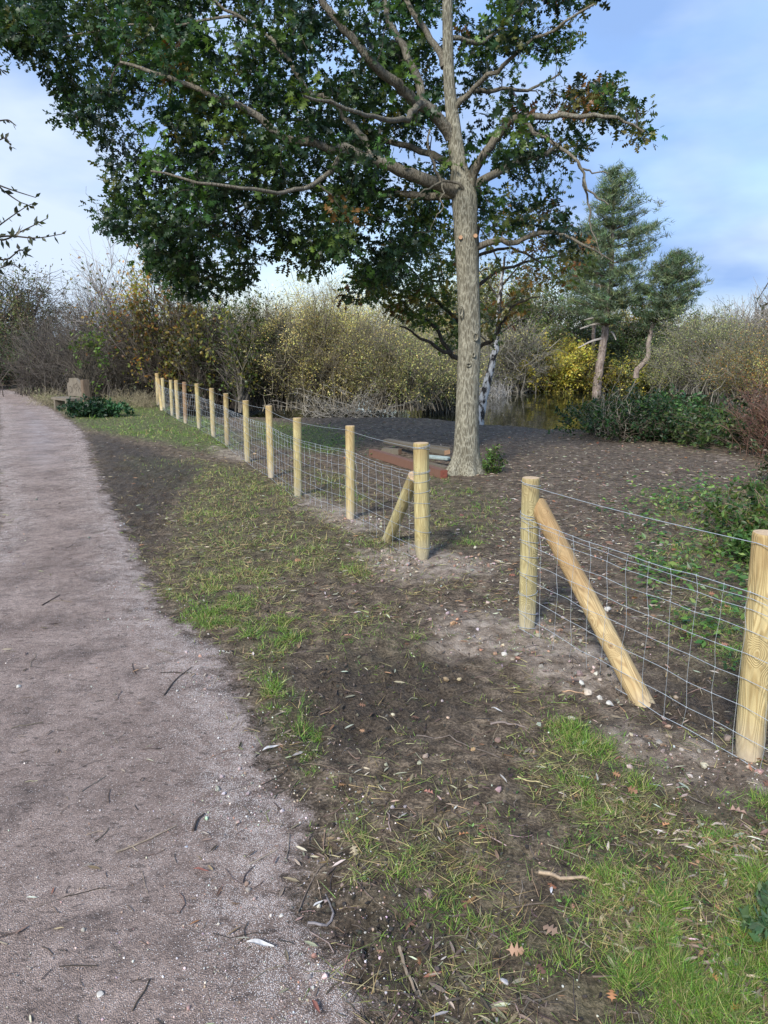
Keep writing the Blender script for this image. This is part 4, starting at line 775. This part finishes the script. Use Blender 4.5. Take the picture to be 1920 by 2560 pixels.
# ------------------------------------------------------------ bench
v = norm(G(200, 1024)*[1, 1, 0]); c22, s22 = math.cos(math.radians(24)), math.sin(math.radians(24)); lx = np.array([v[0]*c22-v[1]*s22, v[0]*s22+v[1]*c22, 0])
bc = G(214, 1026); bench = empty('carved_bench', bc, rz=math.atan2(lx[1], lx[0]), label='weathered carved wooden bench with a thick end post beside the path', cat='bench')
def box(acc, c, s, m=0, bev=.006):
    x, y, z = np.array(s)/2; b_ = min(bev, .3*min(x, y, z)); vs = []
    import bmesh
    bm = bmesh.new(); r = bmesh.ops.create_cube(bm, size=1)
    for q in bm.verts: q.co = Vector((q.co.x*s[0], q.co.y*s[1], q.co.z*s[2]))
    bmesh.ops.bevel(bm, geom=bm.edges[:], offset=b_, segments=2, affect='EDGES'); bmesh.ops.triangulate(bm, faces=bm.faces[:])
    acc.add(np.array([q.co[:] for q in bm.verts])+np.array(c), np.array([[q.index for q in f.verts] for f in bm.faces]), m=m); bm.free(); return acc
a = Acc(); box(a, (.5, .25, .30), (1.05, .46, .075), bev=.012); a.obj('seat', M_GREY, bench)
for xx in (.12, .85):
    a = Acc(); box(a, (xx, .30, .10), (.10, .34, .35)); a.obj('leg', M_GREY, bench)
# shaped backrest: outline extruded
ot = [(.02, .36), (.95, .36), (.95, .62), (.90, .72), (.82, .72), (.80, .84), (.38, .85), (.20, .76), (.06, .66), (.02, .6)]
n_ = len(ot); a = Acc(); a.add([(p[0], -.035, p[1]) for p in ot]+[(p[0], .035, p[1]) for p in ot], [tuple(range(n_))]); a.add([(p[0], .035, p[1]) for p in ot], [tuple(range(n_))[::-1]])
sf = [(i, (i+1) % n_, (i+1) % n_+n_, i+n_) for i in range(n_)]; a.add([(p[0], -.035, p[1]) for p in ot]+[(p[0], .035, p[1]) for p in ot], sf); back = a.obj('backrest', M_GREY, bench)
for k, cv in enumerate((((.85, .50), (.75, .44), (.66, .52), (.72, .62), (.80, .60)), ((.62, .44), (.58, .60), (.50, .68), (.46, .55)), ((.42, .66), (.34, .72), (.30, .62), (.40, .58), (.36, .50)), ((.24, .66), (.18, .58), (.26, .54), (.22, .46)), ((.14, .6), (.10, .5)))):
    a = Acc(); p = spline(np.array([(c[0], .037, c[1]) for c in cv]), 14); tubes(a, p, np.full(14, .006), 4); a.obj('carved_line', flat('carved_groove', (.05, .04, .035), .9), back)
a = Acc(); box(a, (-.09, 0, .37), (.17, .17, .90), bev=.012); a.obj('end_post', wood_mat('brown_weathered_wood', (.19, .14, .095), (.12, .085, .058), (.06, .045, .035), (.2, .15, .1), 24., 0, False), bench)['label'] = 'thick square post, brown with a pale edge'

# ------------------------------------------------------------ timber by the oak
def beam(name, label, cat, p0, p1, wd, ht, z, mt, endm=None, tilt=0, group=None):
    p0 = np.array(p0[:2]); p1 = np.array(p1[:2]); Lg = np.linalg.norm(p1-p0); a = Acc(); box(a, (0, 0, 0), (Lg, wd, ht), bev=.006)
    o = a.obj(name, [mt, endm or mt]); o.location = (*(p0+p1)/2, z); o.rotation_euler = (tilt, 0, math.atan2(*(p1-p0)[::-1])); tag(o, label, cat, group)
    for p in o.data.polygons:
        if abs(p.normal.x) > .9: p.material_index = 1
    return o
M_REDEND = flat('red_end_grain', (.20, .06, .035), .8, 0, 40)
beam('timber_beam', 'long reddish brown square beam lying left of the oak', 'beam', G(1110, 1199), G(930, 1142), .11, .12, .064, M_RED, M_REDEND)
beam('old_board', 'dark grey weathered board lying behind the reddish beam', 'board', G(965, 1126), G(1118, 1158), .11, .07, .16, M_GREY, M_CUT, .1)
beam('old_board', 'thin weathered board farthest behind the reddish beam', 'board', G(985, 1122), G(1128, 1141), .09, .045, .12, M_GREY, None)
beam('old_board', 'short weathered block end left of the dark board', 'board', G(958, 1136), G(1000, 1139), .13, .09, .06, M_GREY, M_CUT)
beam('slate_board', 'pale blue green board resting against the oak root', 'board', G(1066, 1163), G(1122, 1169), .09, .03, .13, M_SLATE, None, .2)
beam('old_board', 'grey board under the pale blue green one', 'board', G(1040, 1158), G(1118, 1178), .10, .05, .035, M_GREY, None)

# ------------------------------------------------------------ grass
def cand(n, x0, x1, y0, y1, rng, power=1.0):   # more candidates close by
    u = rng.random(n); y = (y0**-power+u*(y1**-power-y0**-power))**(-1/power) if power else y0+u*(y1-y0); return None, y
def field(n, rng, y0=1.25, y1=24, pw=1.6, xm=.62):
    u = rng.random(n); y = (y0**(1-pw)+u*(y1**(1-pw)-y0**(1-pw)))**(1/(1-pw)); x = rng.uniform(-1, 1, n)*(y*xm+.25); return x, y
rg = np.random.default_rng(12)
gx_, gy_ = field(1500000, rg, 1.25, 27, 1.75)
z = zones(gx_, gy_); pt = fbm(gx_*5, gy_*5, 77, 4); pt2 = fbm(gx_*1.3, gy_*1.3, 78, 3)
dens = z['grass']*sm(.42, .60, .6*pt+.4*fbm(gx_*14, gy_*14, 79, 3)+.12*(z['grass']-.5))*.95+.07*(1-z['path'])*sm(.5, .66, pt)*(1-z['clear'])
dens *= np.clip(.12+1.1*sm(.36, .62, .5*pt2+.5*fbm(gx_*7+9, gy_*7, 84, 3)), 0, 1)*(1-z['path'])*(z['pond'] > -.1)
k = rg.random(len(gx_)) < dens*np.where(gy_ < 4.2, .55, .85); gx_, gy_ = gx_[k], gy_[k]; gg = z['grass'][k]; gh = height(gx_, gy_)
print('grass blades', len(gx_))
n = len(gx_); yaw = rg.uniform(0, 2*np.pi, n); lean = rg.normal(size=(n, 2))*.95; Zd = np.stack([lean[:, 0], lean[:, 1], np.ones(n)], 1); Xd = np.stack([np.cos(yaw), np.sin(yaw), 0*yaw], 1)
dist = np.hypot(gx_, gy_); hg = (.5+.95*sm(.35, .7, fbm(gx_*9, gy_*9, 97, 3)))*rg.uniform(.014, .048, n)*(.6+.6*gg)*(1+.05*dist); wd = (.0013+.00042*dist)*rg.uniform(.7, 1.3, n)
straw = ((gy_ > 5) & (gy_ < 12) & (gx_ < .6))
c = np.where((rg.random(n) < np.where(straw, .5, .16))[:, None], pal(n, [(.46, .41, .20), (.38, .32, .15), (.28, .22, .12)], None, .2, rg), pal(n, [(.135, .25, .04), (.21, .33, .06), (.075, .155, .03), (.33, .38, .11)], [3, 3, 3, 1], .2, rg))
Zn = norm(Zd); Xp = norm(Xd-(Xd*Zn).sum(1, keepdims=True)*Zn)
BV = [(-.5, 0, 0), (.5, 0, 0), (.3, .0, .6), (-.3, .0, .6), (0, .22, 1)]
Tt = np.array(BV)[None]*np.stack([wd, hg, hg], 1)[:, None]
Yp = np.cross(Zn, Xp); Vv = np.stack([gx_, gy_, gh-.003], 1)[:, None]+Tt[..., 0:1]*Xp[:, None]+Tt[..., 1:2]*Yp[:, None]+Tt[..., 2:3]*Zn[:, None]
i5 = (np.arange(n)*5)[:, None]; a = Acc(); a.add(Vv.reshape(-1, 3), i5+np.array([[0, 1, 2, 3]]), np.repeat(c, 5, 0)); a.f.append(i5+np.array([[3, 2, 4]])); a.m.append(0)
tag(a.obj('grass', M_GRASS), 'short trodden grass growing in patches through the mud', 'grass', kind='stuff')
# dead grass strands and thatch lying flat on the mud
rng = np.random.default_rng(33); x_, y_ = field(260000, rng, 1.25, 20, 1.6); z = zones(x_, y_); q_ = fbm(x_*4, y_*4, 81, 4)
str_ = np.exp(-((x_+1.3+.22*(y_-7))/1.6)**2)*sm(4.0, 5.0, y_)*(1-sm(9, 14, y_))
d_ = (.10+.35*z['grass']+.75*str_)*sm(.42, .60, q_+.08*str_)*(1-z['path'])*(1-.7*z['sand'])*(1-.8*z['dark'])*(z['pond'] > .1)*(1-.5*z['clear'])
k = rng.random(len(x_)) < d_; x_, y_ = x_[k], y_[k]; n = len(x_); dd = np.hypot(x_, y_)
a = Acc(); scatter(a, [(0, -.5, 0), (0, .5, 0), (1, 0, .25)], [(0, 1, 2)], np.stack([x_, y_, height(x_, y_)+.002+.006*rng.random(n)], 1), rdir(n, .10, rng), rng.normal(size=(n, 3))*.5+[0, 0, 1],
 np.stack([rng.uniform(.03, .10, n), (.0016+.0005*dd), rng.uniform(.03, .1, n)], 1), pal(n, [(.42, .35, .17), (.24, .26, .08), (.30, .24, .12), (.14, .10, .06), (.18, .24, .06)], [2, 2, 2, 2, 2], .25, rng)); print('thatch', n)
tag(a.obj('dead_grass', M_GRASS), 'flattened straw coloured grass strands lying on the mud', 'grass', kind='stuff')
# clover and small weeds, low leafy cover
x_, y_ = field(60000, rg, 1.3, 15, 1.7); x_ = np.concatenate([x_, rg.uniform(1.2, 6.2, 36000)]); y_ = np.concatenate([y_, rg.uniform(3.6, 10.5, 36000)]); z = zones(x_, y_)
wr_ = (sdist(x_, y_, D((1340, 1110), (1500, 1060), (1800, 1060), (1900, 1560), (1640, 1490), (1450, 1330), (1400, 1200))) < .15+warpd(x_, y_, .3, 2)); lf = sdist(x_, y_, D((560, 912), (760, 925), (860, 960), (780, 990), (600, 960))) < .2
k = rg.random(len(x_)) < np.where(wr_, .62, np.where(lf, .7, .16*z['grass']))*sm(.4, .55, fbm(x_*3, y_*3, 88)); k &= z['path'] < .3; x_, y_ = x_[k], y_[k]; n = len(x_); wv_ = wr_[k]|lf[k]
hh_ = height(x_, y_)+np.where(wv_, rg.uniform(.01, .22, n)*rg.random(n)*1.6, rg.uniform(.004, .03, n)); a = Acc(); Zt = rg.normal(size=(n, 3))*.45+[0, 0, 1]
scatter(a, LEAF_V, LEAF_F, np.stack([x_, y_, hh_], 1), rdir(n, .3, rg), Zt, np.where(wv_, rg.uniform(.025, .075, n), rg.uniform(.008, .02, n)), pal(n, [(.08, .17, .04), (.13, .25, .05), (.20, .28, .08), (.05, .11, .035)], None, .2, rg)); tag(a.obj('ground_weeds', M_LEAF), 'low leafy weeds and clover among the grass and behind the near fence', 'weeds', kind='stuff')

# ------------------------------------------------------------ litter
def litter(n0, y0, y1, pw, dens_fn, tv, tf, s0, s1, cols, wts, name, label, mt=M_DRY, seed=20, lift=.006, tilt=.35, dgrow=.02):
    rng = np.random.default_rng(seed); x_, y_ = field(n0, rng, y0, y1, pw); z = zones(x_, y_); k = (rng.random(n0) < dens_fn(x_, y_, z)) & (z['pond'] > .1); x_, y_ = x_[k], y_[k]; n = len(x_); dd = np.hypot(x_, y_)
    p = np.stack([x_, y_, height(x_, y_)+lift*rng.uniform(.4, 1.6, n)], 1); Zt = rng.normal(size=(n, 3))*tilt+[0, 0, 1]; Xt = rdir(n, .05, rng); sz = rng.uniform(s0, s1, n)*(1+dgrow*dd)
    a = Acc(); scatter(a, tv, tf, p, Xt, Zt, sz, pal(n, cols, wts, .22, rng)); o = a.obj(name, mt); tag(o, label, 'leaf litter' if 'lea' in name else 'debris', kind='stuff'); return o
litter(95000, 1.5, 22, 1.25, lambda x, y, z: np.where(z['path'] > .5, .010, np.where(y < 4.5, .05, .2)+.9*z['clear']+.8*np.exp(-((x-1.22)/.16)**2-((y-2.32)/.12)**2)+.05*z['grass'])*np.where(y < 6, 1.7*sm(.42, .62, fbm(x*4, y*4, 95)), 1.), WIL_V, WIL_F, .018, .06, [(.34, .29, .21), (.20, .15, .11), (.50, .46, .38), (.10, .075, .055), (.28, .16, .09)], [3, 3, 1.3, 4, 1], 'fallen_leaves', 'narrow pale and brown fallen leaves strewn over the clearing and mud')
litter(9000, 1.5, 16, 1.5, lambda x, y, z: np.where(z['path'] > .5, .0, np.where(y < 4, .025, .08)+.15*z['clear']), OAK_V, OAK_F, .02, .055, [(.26, .13, .07), (.34, .19, .12), (.16, .09, .06), (.38, .28, .2)], [2, 1, 3, 1], 'fallen_oak_leaves', 'curled orange brown oak leaves scattered on soil and grass', seed=21, tilt=.5, lift=.012)
rock_v = []; rock_f = None
def rock_template(rng, sub=2):
    import bmesh
    bm = bmesh.new(); bmesh.ops.create_icosphere(bm, subdivisions=sub, radius=.5)
    v_ = np.array([q.co[:] for q in bm.verts]); f_ = np.array([[q.index for q in f.verts] for f in bm.faces]); bm.free()
    for _ in range(11): d_ = norm(rng.normal(size=3)); o_ = rng.uniform(.22, .38); s_ = v_@d_; v_ = v_-np.where(s_ > o_, s_-o_, 0)[:, None]*d_*.85
    return v_*(1+.03*rng.normal(size=(len(v_), 1))), f_
rv1, rf1 = rock_template(rg, 1)
def grav(x, y, z): return np.where(z['path'] > .5, .05+.9*z['edge']*sm(.4, .6, fbm(x*6, y*6, 91)), .03+.5*z['sand']+.5*np.exp(-((z['dp']-.12)/.16)**2)*(y < 5))
sp_n = 16000; rng = np.random.default_rng(24); x_ = rng.uniform(-.6, 2.6, sp_n); y_ = rng.uniform(2.6, 7.4, sp_n); z = zones(x_, y_); k = rng.random(sp_n) < (z['sand']*.8+.05*(x_ > 0))*(z['path'] < .3)*sm(.42, .6, fbm(x_*5, y_*5, 93)); x_, y_ = x_[k], y_[k]; n = len(x_); sz = .011+.042*rng.random(n)**4
a = Acc(); scatter(a, *rock_template(rng, 1), np.stack([x_, y_, height(x_, y_)+sz*.12], 1), rdir(n, .3, rng), rdir(n, 1, rng)+[0, 0, 1.], np.stack([sz, sz*.8, sz*.6], 1), pal(n, [(.34, .28, .22), (.46, .41, .35), (.26, .18, .13), (.34, .19, .12), (.18, .15, .12)], [3, 2, 3, 1.2, 3], .15, rng)); tag(a.obj('flint_rubble', M_STONE), 'mixed cream and brown flint bits dug up along the near fence', 'stones', kind='stuff')
rng = np.random.default_rng(22); x_, y_ = field(42000, rng, 1.25, 10, 1.7); z = zones(x_, y_); k = rng.random(len(x_)) < grav(x_, y_, z); x_, y_ = x_[k], y_[k]; n = len(x_)
a = Acc(); sz = (.003+.005*rng.random(n)**3)*(1+.12*np.hypot(x_, y_)); sz = np.where(rng.random(n) < .05, sz*2.2, sz)
scatter(a, rv1, rf1, np.stack([x_, y_, height(x_, y_)+sz*.2], 1), rdir(n, 1, rng), rdir(n, 1, rng), sz, pal(n, [(.48, .42, .38), (.62, .58, .54), (.34, .25, .20), (.40, .24, .17), (.22, .20, .18)], [3, 2, 2, 1, 2], .15, rng)); tag(a.obj('loose_gravel', M_STONE), 'small pale pebbles along the path edge and round the posts', 'gravel', kind='stuff')
# crumbs of mud
x_, y_ = field(26000, rng, 1.25, 9, 1.6); z = zones(x_, y_); k = rng.random(len(x_)) < np.where(z['path'] > .5, .0, .15+.75*z['dark']); x_, y_ = x_[k], y_[k]; n = len(x_); sz = .006+.022*rng.random(n)**3
scatter(a := Acc(), rv1, rf1, np.stack([x_, y_, height(x_, y_)+sz*.15], 1), rdir(n, 1, rng), rdir(n, .2, rng), np.stack([sz, sz, sz*.6], 1), pal(n, [(.030, .024, .020), (.06, .048, .038), (.10, .08, .065)], [3, 3, 1], .2, rng)); tag(a.obj('mud_crumbs', M_TWIG), 'dark crumbs and clods of churned mud', 'mud', kind='stuff')
# twigs and straws lying about
x_, y_ = field(7000, rng, 1.3, 14, 1.5); z = zones(x_, y_); k = (rng.random(len(x_)) < np.where(z['path'] > .5, .10, .5)); x_, y_ = x_[k], y_[k]; n = len(x_); th = rng.uniform(0, 2*np.pi, n); ln = .03+.14*rng.random(n)**2.5
pt_ = np.stack([x_, y_], 1)[:, None]+np.stack([np.cos(th), np.sin(th)], 1)[:, None]*ln[:, None, None]*np.linspace(-.5, .5, 4)[None, :, None]+rng.normal(size=(n, 4, 2))*.05*ln[:, None, None]
hh_ = height(pt_[..., 0].ravel(), pt_[..., 1].ravel()).reshape(n, 4)+.004; a = Acc(); tubes(a, np.concatenate([pt_, hh_[..., None]], 2), np.repeat((.0012+.006*ln)[:, None], 4, 1)*rng.uniform(.5, 1.2, (n, 1)), 3, pal(n, [(.05, .038, .03), (.12, .09, .07), (.30, .25, .18), (.20, .15, .11)], [3, 3, 1, 2], .2, rng)); tag(a.obj('twig_litter', M_TWIG), 'short dark and straw coloured twigs scattered over path and mud', 'twigs', kind='stuff')

# single stones, leaves and sticks that can be pointed at
def stone(px, py, w_, col, label, seed):
    rng = np.random.default_rng(seed); g = G(px, py); tv, tf = rock_template(rng, 2); s = w_/FPX*np.linalg.norm(g[:2])*1.03; a = Acc(); a.add(tv*[s, s*rng.uniform(.7, .95), s*.62], tf, np.array(col)); o = a.obj('stone', M_STONE)
    o.location = (g[0], g[1], hp(g)+s*.06); o.rotation_euler = (0, 0, rng.uniform(0, 6)); tag(o, label, 'stone', 'loose stones lying on the ground')
W_, Pk, Bw = (.55, .52, .46), (.50, .32, .25), (.22, .17, .14)
for i, s in enumerate([(1467, 1743, 34, (.52, .44, .34), 'cream flint stone, leftmost of three in front of the diagonal brace'), (1498, 1752, 26, W_, 'small white flint, middle of three in front of the diagonal brace'), (1524, 1771, 30, W_, 'white chunky flint, rightmost of three by the foot of the brace'),
    (1428, 1801, 30, (.55, .50, .42), 'flat cream stone alone on mud below the three flints'), (1818, 1858, 34, Bw, 'brown rounded cobble beside the nearest fence post'), (1672, 1815, 22, (.36, .25, .18), 'tan upright stone just right of the brace foot'),
    (1669, 1848, 26, (.30, .24, .19), 'brown grey stone below the brace foot'), (1646, 1864, 24, (.28, .26, .23), 'grey round stone left of the brown grey one'), (1519, 1532, 26, W_, 'white stone behind the netting near the brace'), (1261, 1646, 22, W_, 'white pebble on sandy soil left of the netting'),
    (1220, 1510, 17, (.45, .35, .3), 'pinkish pebble on mud left of the gap post'), (1260, 2468, 30, (.46, .44, .43), 'large round grey pebble at the bottom of the grass'), (252, 2489, 26, (.50, .47, .42), 'pale round pebble near the bottom of the path'), (370, 2357, 13, Pk, 'tiny orange pink stone on the lower path'),
    (465, 2117, 11, (.45, .46, .5), 'small bluish white stone in the middle of the path'), (46, 1719, 16, W_, 'white chip near the left edge of the path'), (1895, 1950, 26, (.42, .25, .22), 'pink stone at the right edge below the near post'), (1120, 1805, 12, (.6, .42, .3), 'small peach stone on the churned mud'),
    (1080, 1186, 0, W_, None), (1035, 1405, 0, W_, None), (704, 2290, 15, W_, 'white stone on pale grit at the lower path edge'), (1040, 1406, 12, W_, 'white stone beside the end post at the gap'), (1370, 1640, 14, (.5, .3, .2), 'orange pebble under the netting near the gap post')]):
    if s[2]: stone(*s, seed=300+i)
def leafobj(px, py, Lp, ang_, col, label, kind_='w', seed=0):
    rng = np.random.default_rng(seed); g = G(px, py); s = Lp/FPX*np.linalg.norm(g[:2])*1.02; a = Acc()
    if kind_ == 'w':
        t_ = np.linspace(0, 1, 9); wv_ = .12*np.sin(np.pi*t_**.85); zz = .05*np.sin(np.pi*t_)+.03*np.sin(7*t_); v_ = np.concatenate([np.stack([t_-.5, wv_, zz+.05], 1), np.stack([t_-.5, 0*t_, zz], 1), np.stack([t_-.5, -wv_, zz+.04], 1)])
        f_ = [(i+9*r, i+1+9*r, i+10+9*r, i+9+9*r) for i in range(8) for r in range(2)]
    else: v_ = np.array(OAK_V)-[.5, 0, 0]; v_[5:11, 2] += .12; f_ = OAK_F
    v_ = v_*[1, .72 if kind_ == 'o' else 1, 1]; v_[:, 2] += .9*v_[:, 1]**2; cv_ = np.array(col)*(.8+.4*rng.random((len(v_), 1))); a.add(v_*s, f_, cv_); o = a.obj('fallen_leaf', M_DRY, smooth=False); o.location = (g[0], g[1], hp(g)+.012); o.rotation_euler = (rng.normal()*.15, rng.normal()*.1, math.radians(ang_)); tag(o, label, 'leaf', 'single fallen leaves')
PG, RB, OB = (.52, .51, .50), (.22, .09, .07), (.42, .20, .10)
for i, s in enumerate([(651, 2373, 84, -15, PG, 'long silvery willow leaf lying alone on the lower path'), (678, 1880, 50, 35, PG, 'silvery folded leaf at the path edge beside the grass strip'), (512, 2091, 30, -30, (.42, .36, .30), 'pale leaf beside the short dark stick'), (790, 2528, 56, -60, RB, 'dark red brown leaf at the bottom edge by the path'),
    (503, 2184, 42, -8, RB, 'reddish narrow leaf in the middle of the lower path'), (796, 2257, 34, 35, PG, 'silvery leaf beside the forked stick'), (1241, 1790, 32, -40, PG, 'curled white leaf on mud left of the flat cream stone'), (1461, 1874, 38, 50, PG, 'grey white leaf tilted on the grass below the brace'),
    (1377, 2244, 32, 75, (.6, .6, .64), 'bluish white leaf standing in the thick grass'), (1799, 2073, 48, 10, (.46, .38, .32), 'large pale leaf in the right hand grass'), (748, 2305, 26, 45, (.42, .28, .24), 'pinkish narrow leaf left of the forked stick')]): leafobj(*s, seed=i)
for i, s in enumerate([(1157, 2115, 36, 10, OB, 'orange curled leaf on mud at the middle bottom'), (1073, 2004, 32, 160, (.34, .16, .12), 'red brown curled leaf pair on bare mud'), (1429, 2287, 28, 80, (.46, .24, .16), 'orange leaf in the deepest grass'), (1663, 2082, 28, 20, (.50, .25, .12), 'bright orange leaf in grass at the right'),
    (1840, 2044, 46, -20, (.34, .22, .17), 'big brown oak leaf near the right edge'), (1580, 2405, 24, 70, (.36, .22, .17), 'small pinkish leaf low in the grass'), (1785, 2465, 34, 100, (.45, .22, .08), 'orange leaf on edge near the lower right corner'), (1835, 2550, 44, 30, (.50, .24, .06), 'orange leaf at the bottom right corner')]): leafobj(*s, kind_='o', seed=50+i)
def stick(pts, r, col, label):
    w_ = np.array([G(*p) for p in pts]); s_ = spline(w_, 12); s_[:, 2] = hz(s_[:, 0], s_[:, 1])+r*1.3; c0 = s_[0].copy(); a = Acc(); tubes(a, s_-c0, np.linspace(r, r*.55, 12), 6, col, cap=True); o = a.obj('stick', M_TWIG); o.location = c0; tag(o, label, 'stick', 'sticks lying on the ground'); return o
for s in [([(292, 2131), (370, 2100), (443, 2066)], .0035, (.28, .22, .16), 'long straw coloured stick across the middle of the path'), ([(483, 2080), (494, 2052), (512, 2037)], .0055, (.07, .05, .04), 'short thick dark stick on the path'), ([(770, 2309), (810, 2312), (833, 2289), (822, 2250), (813, 2225)], .0045, (.20, .18, .18), 'grey bent forked stick at the lower path edge'),
    ([(744, 2280), (775, 2210), (828, 2150)], .003, (.16, .12, .09), 'thin brown stick standing off the path edge'), ([(1345, 2203), (1420, 2212), (1495, 2212)], .007, (.36, .27, .18), 'pale split stick lying in the grass'), ([(998, 2371), (1020, 2430), (1053, 2501)], .0055, (.24, .19, .14), 'straight grey brown stick near the bottom middle'),
    ([(1293, 1955), (1377, 1981)], .0028, (.50, .42, .22), 'yellow straw lying across the grass'), ([(1226, 1821), (1280, 1824), (1319, 1833)], .0055, (.20, .16, .14), 'dark stick on mud left of the flat cream stone'), ([(1041, 1839), (1110, 1845), (1180, 1880), (1249, 1911)], .0035, (.15, .12, .10), 'thin curved branch across the churned mud'),
    ([(1480, 2460), (1600, 2452), (1730, 2460)], .003, (.18, .13, .10), 'thin dark stick low in the right hand grass'), ([(1400, 1738), (1470, 1745)], .004, (.4, .26, .16), 'tan splinter of wood under the bottom wire'), ([(105, 1515), (150, 1490)], .004, (.07, .05, .04), 'short dark twig on the far half of the path'),
    ([(410, 1740), (440, 1700), (480, 1670)], .0035, (.06, .045, .035), 'dark crooked twig near the bend of the path edge'), ([(655, 1450), (700, 1440)], .004, (.14, .10, .08), 'small brown twig on the straw coloured grass')]: stick(*s)
tris = sum(len(o.data.polygons) for o in bpy.data.objects if o.type == 'MESH'); print('polys', tris, 'objects', len(bpy.data.objects))
